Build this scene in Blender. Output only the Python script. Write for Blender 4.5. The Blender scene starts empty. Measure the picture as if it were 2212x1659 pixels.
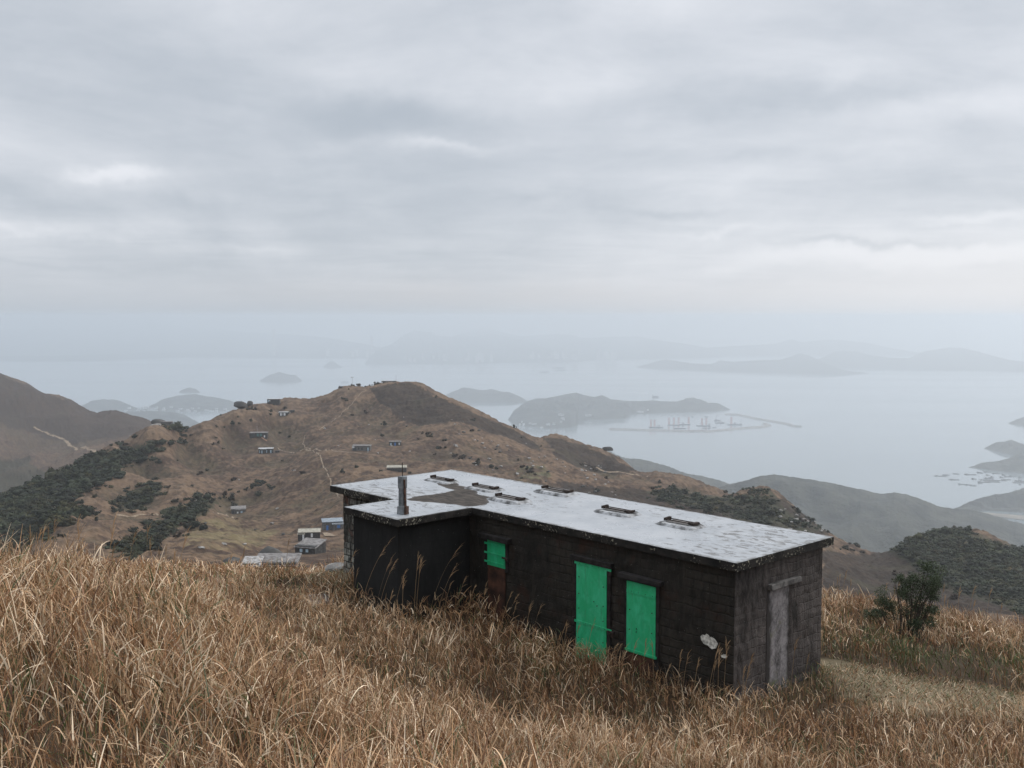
import bpy, math, random
import numpy as np
rng = np.random.default_rng(7); random.seed(7)
R = math.radians
scene = bpy.context.scene
C = scene.collection

# ------------------------------------------------------------------ camera
F, CX, CY, PITCH = 2225.0, 1106.0, 829.5, R(3.77)      # focal length and centre in 2212 x 1659 picture units
SEA = -850.0
cam_d = bpy.data.cameras.new('camera'); cam = bpy.data.objects.new('camera', cam_d); C.objects.link(cam)
cam_d.sensor_width = 36; cam_d.lens = 36*F/2212; cam_d.clip_start = 0.1; cam_d.clip_end = 90000
cam.rotation_euler = (R(90)-PITCH, 0, 0); scene.camera = cam

# ------------------------------------------------------------------ node helpers
class NT:
    def __init__(s, tree):
        s.t = tree; tree.nodes.clear()
    def n(s, typ, **kw):
        nd = s.t.nodes.new(typ)
        for k, v in kw.items():
            if k == 'i':
                for a, b in v.items(): nd.inputs[a].default_value = b
            else: setattr(nd, k, v)
        return nd
    def l(s, a, b): s.t.links.new(a, b)
    def put(s, v, sock):
        if isinstance(v, (int, float, tuple)): sock.default_value = v
        else: s.l(v, sock)
    def m(s, op, a, b=0.0, c=None, clamp=False):
        nd = s.n('ShaderNodeMath', operation=op, use_clamp=clamp)
        s.put(a, nd.inputs[0]); s.put(b, nd.inputs[1])
        if c is not None: s.put(c, nd.inputs[2])
        return nd.outputs[0]
    def mix(s, f, a, b, blend='MIX'):
        nd = s.n('ShaderNodeMix', data_type='RGBA', blend_type=blend)
        s.put(f, nd.inputs[0])
        for v, k in ((a, 6), (b, 7)):
            if isinstance(v, tuple) and len(v) == 3: v = v+(1,)
            s.put(v, nd.inputs[k])
        return nd.outputs[2]
    def noise(s, vec, scale, detail=5, rough=.55, dist=0.0):
        nd = s.n('ShaderNodeTexNoise', i={'Scale': scale, 'Detail': detail, 'Roughness': rough, 'Distortion': dist})
        if vec is not None: s.l(vec, nd.inputs['Vector'])
        return nd.outputs[0]
    def ss(s, v, a, b, lo=0., hi=1.):
        nd = s.n('ShaderNodeMapRange', interpolation_type='SMOOTHSTEP', i={'From Min': a, 'From Max': b, 'To Min': lo, 'To Max': hi})
        s.put(v, nd.inputs[0]); return nd.outputs[0]
    def mapping(s, vec, scale=(1, 1, 1), rot=(0, 0, 0), loc=(0, 0, 0)):
        nd = s.n('ShaderNodeMapping'); nd.inputs['Scale'].default_value = scale; nd.inputs['Rotation'].default_value = rot; nd.inputs['Location'].default_value = loc
        s.l(vec, nd.inputs[0]); return nd.outputs[0]

# ------------------------------------------------------------------ sky
SUN_EL, SUN_AZ = R(34), R(54)          # azimuth from the view direction (+Y) towards the right (+X)
world = bpy.data.worlds.new('World'); scene.world = world; world.use_nodes = True
w = NT(world.node_tree)
tc = w.n('ShaderNodeTexCoord').outputs['Generated']
sep = w.n('ShaderNodeSeparateXYZ'); w.l(tc, sep.inputs[0]); sx, sy, sz = sep.outputs
sky = w.n('ShaderNodeTexSky', sky_type='NISHITA', sun_disc=False, sun_elevation=SUN_EL, sun_rotation=SUN_AZ)
zc = w.m('MAXIMUM', sz, 0.0)
inv = w.m('DIVIDE', 1.0, w.m('ADD', zc, 0.07))
comb = w.n('ShaderNodeCombineXYZ'); w.l(w.m('MULTIPLY', sx, inv), comb.inputs[0]); w.l(w.m('MULTIPLY', sy, inv), comb.inputs[1])
cp = comb.outputs[0]
n1 = w.noise(w.mapping(cp, (.28, .40, 1), (0, 0, .25), (3.1, 1.7, 0)), 1.0, 7, .56, .5)
n2 = w.noise(w.mapping(cp, (1.0, 1.3, 1), (0, 0, .3), (7.3, 2.2, 0)), 1.0, 8, .6, .5)
n3 = w.noise(w.mapping(tc, (2.6, 2.6, 6.5), (0, 0.06, 0), (1, 4, 2)), 1.0, 8, .58, .6)
n4 = w.noise(w.mapping(tc, (6, 6, 13), (0, 0.04, 0), (3, 1, 5)), 1.0, 8, .62, .5)
cloud = w.m('ADD', w.m('ADD', w.m('MULTIPLY', n1, .30), w.m('MULTIPLY', n4, .22)), w.m('ADD', w.m('MULTIPLY', n2, .16), w.m('MULTIPLY', n3, .40)))
az = w.m('ARCTAN2', sx, sy)
wr = w.m('MULTIPLY', w.m('SUBTRACT', w.noise(tc, 7.0, 6, .6), .5), .14)
wr2 = w.m('MULTIPLY', w.m('SUBTRACT', w.noise(w.mapping(tc, (1, 1, 1), (0, 0, 0), (5, 5, 5)), 8.0, 6, .62), .5), .055)
def blob(px, py, rx, ry):
    a0 = math.atan((px-CX)/F); e0 = math.sin(math.atan((683-py)/F))
    dx = w.m('DIVIDE', w.m('SUBTRACT', w.m('ADD', az, wr), a0), rx/F)
    dz = w.m('DIVIDE', w.m('SUBTRACT', w.m('ADD', sz, wr2), e0), ry/F)
    d = w.m('ADD', w.m('MULTIPLY', dx, dx), w.m('MULTIPLY', dz, dz))
    return w.m('EXPONENT', w.m('MULTIPLY', d, -1.0))
val = cloud
for px, py, rx, ry, k in ((850, 262, 230, 36, -.13), (950, 318, 170, 13, .12), (230, 400, 85, 13, .20), (330, 430, 150, 16, .05), (800, 175, 200, 55, .07), (1270, 190, 130, 50, .08),
                          (60, 190, 330, 170, -.12), (60, 440, 260, 26, -.08), (500, 460, 260, 22, -.05), (600, 520, 330, 26, -.04), (60, 505, 260, 12, .10), (1150, 430, 130, 18, -.07), (1450, 472, 150, 9, -.08),
                          (1800, 245, 330, 30, -.12), (1760, 215, 330, 30, -.05), (2150, 90, 190, 60, -.08), (1420, 20, 260, 60, .06), (1000, 40, 130, 40, -.06), (2120, 270, 190, 30, .08), (1620, 345, 90, 12, -.04), (2120, 335, 120, 22, -.06),
                          (1600, 400, 300, 30, .05), (2120, 490, 130, 10, .10), (1580, 510, 110, 7, .07), (1900, 541, 170, 8, -.12), (2050, 568, 320, 20, .20), (150, 575, 160, 6, -.05), (780, 570, 420, 26, -.06), (520, 545, 120, 10, .05)):
    val = w.m('ADD', val, w.m('MULTIPLY', blob(px, py, rx, ry), k))
right = w.ss(az, -.25, .55)
val = w.m('ADD', val, w.m('MULTIPLY', right, .10))
shade = w.ss(val, .32, .86)
# two little lens clouds over the horizon
for px, py, rx, ry in ((522, 638, 30, 7), (610, 638, 18, 5)):
    shade = w.m('SUBTRACT', shade, w.m('MULTIPLY', blob(px, py, rx, ry), .10))
low = w.mix(shade, (.475, .525, .59), (.86, .88, .93))
# brighter, slightly pink band above the horizon, strongest on the right
hz = w.mix(right, (.60, .64, .70), (.80, .82, .87))
hz = w.mix(w.m('MULTIPLY', blob(1100, 655, 650, 50), .55), hz, (.70, .675, .675))
fh = w.ss(sz, 0.0, .075, .9, 0.)
fh2 = w.m('MULTIPLY', w.ss(sz, .0, .10, .8, 0.), w.ss(az, .1, .5))
col = w.mix(w.m('MULTIPLY', fh, .93), low, hz)
col = w.mix(w.m('MULTIPLY', fh2, .75), col, (.86, .865, .89))
bandc = w.mix(w.ss(az, -.2, .45), (.515, .57, .635), (.74, .775, .83))
col = w.mix(w.ss(sz, -.005, .035, .9, 0.), col, bandc)
lift = w.ss(sz, .33, .95, 1.0, 2.45)          # an overcast sky is brightest overhead
vm = w.n('ShaderNodeVectorMath', operation='SCALE'); w.l(col, vm.inputs[0]); w.l(w.m('MULTIPLY', lift, 10.0), vm.inputs['Scale'])
fin = w.mix(.95, sky.outputs[0], vm.outputs[0])
bg = w.n('ShaderNodeBackground'); w.l(fin, bg.inputs[0]); bg.inputs[1].default_value = .1
out = w.n('ShaderNodeOutputWorld'); w.l(bg.outputs[0], out.inputs[0])
world.cycles.sampling_method = 'MANUAL'; world.cycles.sample_map_resolution = 512

sun_d = bpy.data.lights.new('sun', 'SUN'); sun_d.energy = 1.8; sun_d.angle = R(22); sun_d.color = (1, .95, .88)
sun = bpy.data.objects.new('sun', sun_d); C.objects.link(sun)
sun.rotation_euler = (R(90)-SUN_EL, 0, math.pi-SUN_AZ)
vs = scene.view_settings; vs.view_transform = 'Standard'; vs.look = 'None'; vs.exposure = 0; vs.gamma = 1
cy = scene.cycles; cy.use_denoising = True; cy.max_bounces = 6; cy.diffuse_bounces = 3; cy.glossy_bounces = 2
cy.transmission_bounces = 2; cy.volume_bounces = 3; cy.transparent_max_bounces = 8; cy.sample_clamp_indirect = 6; cy.caustics_reflective = False; cy.caustics_refractive = False
cy.use_adaptive_sampling = True; cy.adaptive_threshold = 0.01

# ------------------------------------------------------------------ picture rays and interpolation helpers
sp, cpz = math.sin(PITCH), math.cos(PITCH)
def ut(x, y):
    """direction through picture point (x, y) as (X/Y, Z/Y)"""
    a = (np.asarray(x, float)-CX)/F; b = -(np.asarray(y, float)-CY)/F
    d = cpz+b*sp
    return a/d, (-sp+b*cpz)/d
def pt(x, y, Y):
    u, t = ut(x, y); return np.array([u*Y, Y, t*Y])
class TPS:
    def __init__(s, P, z, lam=1e-3):
        s.P = np.asarray(P, float); z = np.asarray(z, float); n = len(z)
        K = s.k(s.P, s.P)+lam*np.eye(n); A = np.zeros((n+3, n+3)); A[:n, :n] = K
        A[:n, n] = 1; A[:n, n+1:] = s.P; A[n, :n] = 1; A[n+1:, :n] = s.P.T
        s.w = np.linalg.solve(A, np.concatenate([z, [0, 0, 0]]))
    def k(s, a, b):
        r2 = ((a[:, None, :]-b[None, :, :])**2).sum(-1)
        return .5*r2*np.log(r2+1e-12)
    def __call__(s, Q):
        Q = np.asarray(Q, float); o = np.empty(len(Q)); n = len(s.P)
        for i in range(0, len(Q), 20000):
            q = Q[i:i+20000]; o[i:i+20000] = s.k(q, s.P)@s.w[:n]+s.w[n]+q@s.w[n+1:]
        return o
_lat = rng.random((256, 256))
def vnoise(x, y):
    x = np.asarray(x, float); y = np.asarray(y, float)
    xi = np.floor(x).astype(int); yi = np.floor(y).astype(int); fx = x-xi; fy = y-yi
    fx = fx*fx*(3-2*fx); fy = fy*fy*(3-2*fy)
    g = lambda a, b: _lat[a & 255, b & 255]
    return (g(xi, yi)*(1-fx)+g(xi+1, yi)*fx)*(1-fy)+(g(xi, yi+1)*(1-fx)+g(xi+1, yi+1)*fx)*fy-.5
def fbm(x, y, sc, oct=4, g=.5):
    o = 0; a = 1.; s_ = 0
    for k in range(oct):
        o = o+a*vnoise(x/sc*1.0+17.3*k, y/sc+9.1*k); s_ += a; a *= g; sc /= 2.03
    return o/s_*2
def sstep(a, b, x):
    t = np.clip((x-a)/(b-a), 0, 1); return t*t*(3-2*t)

# ------------------------------------------------------------------ terrain control (picture x: (distance, picture y) ...)
cols = {
 -500: [(70,1200),(150,1230),(300,1260),(450,1260),(600,1230),(750,1200),(900,1220),(1150,1200),(1450,980),(1800,760),(2000,680),(2300,760),(2700,950)],
 -250: [(70,1215),(150,1240),(300,1260),(450,1250),(600,1190),(750,1150),(900,1190),(1150,1180),(1450,1000),(1800,830),(2000,735),(2300,800),(2700,980)],
 0: [(70,1230),(150,1238),(300,1250),(430,1215),(560,1150),(700,1077),(820,1108),(1000,1120),(1250,1075),(1500,980),(1800,870),(2000,797),(2250,860),(2700,1000)],
 100: [(70,1230),(150,1238),(300,1238),(420,1158),(460,1166),(560,1104),(590,1110),(700,1060),(745,1034),(850,1075),(1050,1085),(1300,1040),(1500,985),(1750,920),(1960,846),(2200,900),(2700,1020)],
 200: [(70,1232),(150,1230),(280,1225),(400,1180),(480,1116),(510,1123),(590,1085),(640,1060),(665,1067),(740,1020),(800,984),(920,1025),(1100,1030),(1350,990),(1600,950),(1850,905),(1950,887),(2200,930),(2700,1040)],
 300: [(70,1236),(150,1225),(260,1220),(400,1176),(440,1184),(520,1148),(560,1116),(590,1123),(640,1089),(665,1096),(730,1045),(770,1019),(795,1025),(850,975),(900,931),(1050,985),(1250,990),(1500,955),(1800,915),(1950,899),(2200,940),(2700,1050)],
 350: [(1500,985),(1950,926),(2200,980),(2700,1070)],
 400: [(70,1240),(150,1225),(250,1215),(370,1180),(440,1142),(480,1147),(560,1117),(600,1111),(640,1088),(690,1048),(715,1054),(790,1010),(830,997),(855,1001),(900,958),(950,914),(1100,960),(1400,1000),(2000,1060),(2700,1150)],
 500: [(70,1246),(150,1235),(230,1228),(330,1200),(450,1152),(560,1128),(700,1109),(750,1058),(800,1020),(850,985),(880,976),(905,979),(950,930),(1010,885),(1200,935),(1600,1050),(2700,1200)],
 600: [(70,1250),(150,1245),(240,1240),(300,1218),(460,1172),(560,1140),(650,1105),(760,1035),(880,979),(950,944),(1000,898),(1040,880),(1090,860),(1300,915),(1700,1040),(2700,1200)],
 700: [(70,1258),(150,1250),(240,1240),(330,1196),(400,1182),(460,1166),(490,1146),(560,1120),(700,1050),(780,985),(810,973),(900,938),(1000,890),(1105,851),(1300,905),(1700,1030),(2700,1200)],
 800: [(70,1266),(150,1262),(300,1220),(500,1120),(620,1052),(720,1008),(800,974),(900,930),(1000,876),(1095,835),(1300,890),(1700,1020),(2700,1200)],
 900: [(70,1272),(150,1262),(300,1220),(500,1120),(640,1050),(740,1008),(840,955),(950,890),(1080,827),(1300,890),(1700,1020),(2700,1200)],
 1000: [(70,1278),(150,1268),(300,1217),(500,1125),(640,1052),(760,992),(880,926),(1000,873),(1250,940),(1700,1050),(2700,1200)],
 1100: [(70,1285),(150,1270),(300,1220),(500,1130),(640,1060),(760,1005),(880,955),(1000,918),(1250,985),(1700,1080),(2700,1200)],
 1200: [(70,1292),(150,1275),(300,1222),(500,1140),(640,1070),(760,1020),(860,985),(950,962),(1050,937),(1300,1010),(1700,1100),(2700,1220)],
 1300: [(70,1300),(150,1280),(300,1225),(500,1150),(640,1085),(760,1045),(850,1026),(880,1029),(950,1000),(1020,969),(1300,1050),(1700,1120),(2700,1230)],
 1400: [(70,1308),(300,1230),(500,1165),(640,1100),(760,1058),(850,1035),(880,1038),(965,1015),(1250,1090),(1700,1150),(2700,1240)],
 1500: [(70,1316),(300,1240),(500,1180),(640,1115),(760,1073),(840,1054),(870,1058),(920,1040),(1200,1115),(1700,1160),(2700,1250)],
 1600: [(70,1325),(300,1260),(500,1195),(620,1132),(720,1085),(800,1053),(1000,1130),(1500,1200),(2700,1260)],
 1700: [(70,1335),(300,1280),(500,1215),(600,1155),(700,1108),(780,1071),(1000,1150),(1500,1220),(2700,1280)],
 1800: [(70,1345),(150,1320),(400,1290),(500,1245),(600,1200),(700,1162),(765,1140),(950,1200),(1500,1240),(2700,1290)],
 1890: [(70,1352),(150,1335),(400,1305),(550,1252),(650,1215),(745,1185),(950,1255),(1500,1270),(2700,1300)],
 2000: [(70,1365),(150,1350),(300,1335),(450,1305),(580,1232),(700,1148),(900,1225),(1500,1280),(2700,1310)],
 2100: [(70,1378),(150,1360),(300,1345),(450,1308),(580,1226),(715,1143),(900,1215),(1500,1280),(2700,1320)],
 2212: [(70,1392),(150,1378),(300,1358),(450,1315),(580,1248),(700,1182),(900,1265),(1500,1300),(2700,1340)],
 2600: [(70,1430),(150,1410),(300,1390),(450,1350),(700,1260),(900,1350),(1500,1370),(2700,1400)],
}
skyl = [(40,1060,720),(79,1043,735),(159,1002,780),(185,993,790),(254,954,850),(312,927,900),(344,915,920),(373,919,935),(423,912,965),(463,898,985),(503,884,1010),
 (549,871,1040),(578,867,1060),(618,857,1090),(672,859,1105),(705,850,1105),(742,833,1110),(767,834,1105),(791,836,1095),(824,831,1085),(858,826,1080),(891,826,1080),(915,830,1070),(940,842,1060),
 (965,854,1040),(990,867,1010),(1015,880,1000),(1052,899,1000),(1090,914,1000),(1123,927,1000),(1157,946,1010),(1230,945,1045),(1260,958,1035),(1290,966,1022),(1319,978,1010),(1349,994,995),(1388,1018,970),
 (1418,1015,960),(1453,1023,940),(1483,1033,925),(1522,1048,905),(1552,1058,880),(1567,1060,830),(1595,1056,805),(1622,1051,800),(1650,1051,795),(1674,1055,790),(1704,1074,780),(1750,1107,770),(1842,1162,755),
 (1903,1187,745),(1949,1165,715),(1979,1150,705),(2025,1145,705),(2060,1144,710),(2132,1146,715),(2172,1164,705)]
lefth = [(26,809,1995),(71,828,1975),(98,845,1960),(143,859,1955),(172,875,1950),(233,886,1950),(264,890,1950),(280,897,1950),(312,903,1950),(336,916,1950)]
# huts and paths stand on the ground at these points
hutpts = [(585,1240,236),(660,1197,330),(668,1166,462),(718,1145,492),(515,1109,700),(866,1020,718),(780,974,800),(853,963,835),(573,979,880),(558,945,935),(618,898,1000)]
P = []; T = []
def add(x, y, Y):
    u, t = ut(x, y); P.append((u*F/100, math.log(Y)*8)); T.append(t)
for x, l in cols.items():
    for Y, y in l: add(x, y, Y)
for x, y, Y in skyl: add(x, y, Y); add(x, y+9, Y*.955); add(x, y+9, Y*1.05)
for x, y, Y in lefth: add(x, y, Y); add(x, y+12, Y*.96); add(x, y+10, Y*1.04)
for x, y, Y in hutpts: add(x, y, Y)
tps = TPS(P, T, 2e-3)
U0, U1, NU = -.82, .82, 500
L0, L1, NL = math.log(36), math.log(2700), 460
gu = np.linspace(U0, U1, NU); gl = np.linspace(L0, L1, NL)
GU, GL = np.meshgrid(gu, gl, indexing='ij')
TG = tps(np.stack([GU.ravel()*F/100, GL.ravel()*8], 1)).reshape(NU, NL)
def t_mid(u, Y):
    a = np.clip((u-U0)/(U1-U0)*(NU-1), 0, NU-1.001); b = np.clip((np.log(Y)-L0)/(L1-L0)*(NL-1), 0, NL-1.001)
    i = a.astype(int); j = b.astype(int); fa = a-i; fb = b-j
    return (TG[i, j]*(1-fa)+TG[i+1, j]*fa)*(1-fb)+(TG[i, j+1]*(1-fa)+TG[i+1, j+1]*fa)*fb
HUTS_XY = [(ut(x, y)[0]*Y, Y) for x, y, Y in hutpts]
def z_mid(X, Y):
    X = np.asarray(X, float); Y = np.asarray(Y, float)
    z = t_mid(X/Y, Y)*Y
    k = sstep(60, 350, Y)
    n = fbm(X, Y, 60, 3)*4.2*k+fbm(X+99, Y, 13, 3)*1.6*k+(np.abs(fbm(X, Y+50, 5.5, 3))*2.4-.7)*np.clip(Y/500, .2, 1)
    gul = -np.abs(fbm(X*1.0+300, Y*.55, 90, 3))*15*k*(sstep(1150, 1000, Y)+1.6*sstep(1250, 1400, Y))
    f = np.ones_like(z)
    for hx, hy in HUTS_XY: f = np.minimum(f, sstep(10, 30, np.hypot(X-hx, Y-hy)))
    return z+(n+gul*.6)*f
# near ground
near = [(0,0,-1.65),(0,-10,1.0),(-10,-8,2.2),(10,-8,-1.0),(-15,0,-.5),(12,0,-4.0),(0,5,-3.05),(0,10,-4.9),(0,15,-6.6),(-.6,19,-7.75),(1.6,20,-8.1),
 (-2,4,-2.5),(-2.2,7,-3.4),(-3.6,7,-2.95),(-5.4,11,-3.40),(-5.2,12,-3.75),(-5.05,14,-4.25),(-5.5,18,-5.2),(-6.3,24,-6.75),(-5.7,27,-7.65),(-2.5,13,-5.3),(-3.5,19,-6.7),(-3.6,23,-7.25),(-8,9,-2.6),(-12,14,-5),
 (-10,20,-7.0),(-14,30,-12),(-8.6,24,-7.6),(-9,31,-10),(-6.9,33,-9.1),(-9.1,40,-11.0),(2,6,-3.9),(4,7,-4.6),(5,10,-5.6),(4.5,14,-6.8),(8,14,-6.9),(8,18,-7.9),(10,20.5,-8.25),(9.5,23.5,-8.45),(11.5,25,-8.65),(10.6,28,-8.95),
 (10.6,34,-9.7),(15.4,31,-9.8),(14,23,-8.7),(20,28,-10),(12,42,-13.5),(20,40,-14),(0,45,-12.5),(-6,40,-10.8),(2,36,-9.2),(-3,35,-9)]
th = R(132.6); eL = np.array([math.cos(th), math.sin(th)]); eS = np.array([math.sin(th), -math.cos(th)])
OXY = np.array([4.55, 20.55])
def lw(l, s): return OXY+l*eL+s*eS
for l in (-.8, 3, 6, 9, 12, 14.3):
    for s_ in ((-.6, 2, 4.6) if l < 8 else (-3, -.5, 2, 4.6)):
        q = lw(l, s_); near.append((q[0], q[1], (-8.0 if s_ < 0 else -8.15) if l < 4 else (-7.98 if l < 7 or s_ > 0 else (-7.62 if l < 13 else -7.75))))
for Y in (58, 75):
    for x in range(-300, 2700, 250):
        u, _ = ut(x, 1250); near.append((u*Y, Y, float(t_mid(np.array([u]), np.array([float(Y)]))[0]*Y)))
near = np.array(near, float)
tpn = TPS(near[:, :2]/8, near[:, 2], 5e-3)
def z_near(X, Y):
    X = np.asarray(X, float); Y = np.asarray(Y, float)
    sh = X.shape
    z = tpn(np.stack([X.ravel()/8, Y.ravel()/8], 1)).reshape(sh)
    return z+fbm(X, Y, 2.2, 3)*.10+fbm(X, Y, .5, 2)*.03
def ground(X, Y):
    X = np.atleast_1d(np.asarray(X, float)); Y = np.atleast_1d(np.asarray(Y, float))
    wgt = sstep(44, 66, Y); o = np.zeros_like(X); a = wgt < 1; b = wgt > 0
    if a.any(): o[a] += z_near(X[a], Y[a])*(1-wgt[a])
    if b.any(): o[b] += z_mid(X[b], Y[b])*wgt[b]
    return o
def hit(x, y, Ymin=70, Ymax=2200):
    u, t = ut(x, y); Ys = np.exp(np.linspace(math.log(Ymin), math.log(Ymax), 1400))
    z = z_mid(u*Ys, Ys)/Ys; k = np.argmax(z >= t)
    if not (z >= t).any(): k = int(np.argmax(z))
    Y = Ys[k]; return np.array([u*Y, Y, z[k]*Y])

# ------------------------------------------------------------------ mesh helpers
def mesh_np(name, V, Fq, mat=None, parent=None, smooth=False, col=None, attrs=None):
    V = np.ascontiguousarray(V, dtype=np.float32); me = bpy.data.meshes.new(name)
    Fq = np.asarray(Fq, dtype=np.int32); k = Fq.shape[1]
    me.vertices.add(len(V)); me.vertices.foreach_set('co', V.ravel())
    me.loops.add(Fq.size); me.loops.foreach_set('vertex_index', Fq.ravel())
    me.polygons.add(len(Fq)); me.polygons.foreach_set('loop_start', np.arange(0, Fq.size, k, dtype=np.int32))
    if smooth: me.polygons.foreach_set('use_smooth', np.ones(len(Fq), dtype=bool))
    me.update(calc_edges=True)
    if col is not None:
        a = me.color_attributes.new('col', 'FLOAT_COLOR', 'POINT')
        c4 = np.ones((len(V), 4), np.float32); c4[:, :3] = col; a.data.foreach_set('color', c4.ravel())
    for kk, vv in (attrs or {}).items():
        a = me.attributes.new(kk, 'FLOAT', 'POINT'); a.data.foreach_set('value', np.asarray(vv, np.float32))
    if mat: me.materials.append(mat)
    o = bpy.data.objects.new(name, me); C.objects.link(o)
    if parent: o.parent = parent
    return o
def grid_faces(n, m):
    i = np.arange(n-1)[:, None]*m+np.arange(m-1)[None, :]
    return np.stack([i, i+1, i+m+1, i+m], -1).reshape(-1, 4)
class MB:
    def __init__(s): s.V = []; s.F = []
    def add(s, V, Fc):
        b = len(s.V); s.V += [tuple(map(float, v)) for v in V]; s.F += [tuple(int(i)+b for i in f) for f in Fc]; return s
    def box(s, c, d, rz=0, taper=1.0, jit=0):
        x, y, z = d[0]/2, d[1]/2, d[2]/2; cr, sr = math.cos(rz), math.sin(rz); V = []
        for k in (-1, 1):
            q = taper if k > 0 else 1
            for a, b in ((-1, -1), (1, -1), (1, 1), (-1, 1)):
                px, py = a*x*q+random.uniform(-jit, jit), b*y*q+random.uniform(-jit, jit)
                V.append((c[0]+px*cr-py*sr, c[1]+px*sr+py*cr, c[2]+k*z+random.uniform(-jit, jit)))
        return s.add(V, [(0, 3, 2, 1), (4, 5, 6, 7), (0, 1, 5, 4), (1, 2, 6, 5), (2, 3, 7, 6), (3, 0, 4, 7)])
    def tube(s, pts, rad, n=6):
        pts = [np.array(p, float) for p in pts]
        if not hasattr(rad, '__len__'): rad = [rad]*len(pts)
        V = []; Fc = []
        for i, p in enumerate(pts):
            d = pts[min(i+1, len(pts)-1)]-pts[max(i-1, 0)]; d /= np.linalg.norm(d)+1e-9
            a = np.cross(d, (0, 0, 1.)) if abs(d[2]) < .9 else np.cross(d, (1., 0, 0)); a /= np.linalg.norm(a); b = np.cross(d, a)
            for k in range(n):
                an = 2*math.pi*k/n; V.append(p+(a*math.cos(an)+b*math.sin(an))*rad[i])
        for i in range(len(pts)-1):
            for k in range(n): Fc.append((i*n+k, i*n+(k+1) % n, (i+1)*n+(k+1) % n, (i+1)*n+k))
        Fc.append(tuple(range(n-1, -1, -1))); Fc.append(tuple(range((len(pts)-1)*n, len(pts)*n)))
        return s.add(V, Fc)
    def prism(s, poly, z0, z1):
        n = len(poly); V = [(p[0], p[1], z0) for p in poly]+[(p[0], p[1], z1) for p in poly]
        return s.add(V, [tuple(range(n-1, -1, -1)), tuple(range(n, 2*n))]+[(i, (i+1) % n, n+(i+1) % n, n+i) for i in range(n)])
    def build(s, name, mat, parent=None, bevel=0, smooth=False):
        me = bpy.data.meshes.new(name); me.from_pydata(s.V, [], s.F); me.materials.append(mat)
        if smooth:
            for p in me.polygons: p.use_smooth = True
        o = bpy.data.objects.new(name, me); C.objects.link(o)
        if parent: o.parent = parent
        if bevel:
            b = o.modifiers.new('bevel', 'BEVEL'); b.width = bevel; b.segments = 2; b.limit_method = 'ANGLE'
        return o
def tag(o, label=None, cat=None, group=None, kind=None):
    if label: o['label'] = label
    if cat: o['category'] = cat
    if group: o['group'] = group
    if kind: o['kind'] = kind
    return o
def empty(name, loc, rz=0):
    o = bpy.data.objects.new(name, None); C.objects.link(o); o.location = tuple(map(float, loc)); o.rotation_euler = (0, 0, rz); o.empty_display_size = .3; return o
def copy_tree(o, parent=None):
    c = o.copy(); C.objects.link(c); c.parent = parent
    for ch in o.children: copy_tree(ch, c)
    return c

# ------------------------------------------------------------------ materials
def new_mat(name):
    m = bpy.data.materials.new(name); m.use_nodes = True; return m, NT(m.node_tree)
def finish(t, col, rough=.8, bump=None, bstr=.3, bdist=.05, spec=.3, extra=None):
    p = t.n('ShaderNodeBsdfPrincipled'); t.put(col if not (isinstance(col, tuple) and len(col) == 3) else col+(1,), p.inputs['Base Color'])
    t.put(rough, p.inputs['Roughness']); p.inputs['Specular IOR Level'].default_value = spec
    if bump is not None:
        b = t.n('ShaderNodeBump', i={'Strength': bstr, 'Distance': bdist}); t.l(bump, b.inputs['Height']); t.l(b.outputs[0], p.inputs['Normal'])
    o = t.n('ShaderNodeOutputMaterial'); t.l(p.outputs[0], o.inputs[0]); return p
def simple(name, c1, c2, scale=3, rough=.8, bstr=.3, bdist=.05, stretch=(1, 1, 1), spec=.3, detail=6):
    m, t = new_mat(name); g = t.n('ShaderNodeTexCoord').outputs['Object']
    v = t.mapping(g, stretch); n = t.noise(v, scale, detail, .6)
    finish(t, t.mix(t.ss(n, .32, .68), c1, c2), rough, t.noise(v, scale*3, 5, .6), bstr, bdist, spec); return m
def attr_mat(name, scale=1., rough=.9, amp=.5, bstr=.4, bdist=.3, trans=0.0, spec=.15):
    m, t = new_mat(name); a = t.n('ShaderNodeAttribute', attribute_name='col').outputs[0]
    g = t.n('ShaderNodeTexCoord').outputs['Object']; n = t.noise(g, scale, 6, .65)
    k = t.m('ADD', 1-amp, t.m('MULTIPLY', n, 2*amp)) if amp else 1.0
    c = a
    if amp:
        vmn = t.n('ShaderNodeVectorMath', operation='SCALE'); t.l(a, vmn.inputs[0]); t.l(k, vmn.inputs['Scale']); c = vmn.outputs[0]
    p = finish(t, c, rough, n if bstr else None, bstr, bdist, spec)
    if trans:
        tr = t.n('ShaderNodeBsdfTranslucent'); t.l(c, tr.inputs[0]); mx = t.n('ShaderNodeMixShader', i={0: trans})
        o = [n_ for n_ in t.t.nodes if n_.type == 'OUTPUT_MATERIAL'][0]
        t.l(p.outputs[0], mx.inputs[1]); t.l(tr.outputs[0], mx.inputs[2]); t.l(mx.outputs[0], o.inputs[0])
    return m
M = {}
M['hill'] = attr_mat('dry_hillside', .38, .95, .62, .9, 1.2)
M['ground'] = attr_mat('ground_thatch', 6, .95, .5, .6, .05)
M['blade'] = attr_mat('grass_blade', 1, .6, 0, 0, 0, .12, .35)
M['leafmass'] = attr_mat('leaf_mass', .8, .8, .3, 0, 0, .0, .2)
M['rock'] = simple('grey_rock', (.14, .13, .12), (.42, .40, .37), .6, .9, .6, .2)
M['rock_dark'] = simple('dark_rock', (.03, .03, .028), (.10, .095, .088), .5, .9, .6, .3)
M['island'] = simple('wooded_island', (.010, .016, .012), (.052, .055, .040), .012, .95, 1.0, 14)
M['shore'] = simple('pale_shore', (.13, .115, .09), (.24, .21, .165), .02, .9, .1, 1)
M['farland'] = simple('far_mountain', (.02, .028, .022), (.04, .05, .04), .002, .95, .3, 10)
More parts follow.
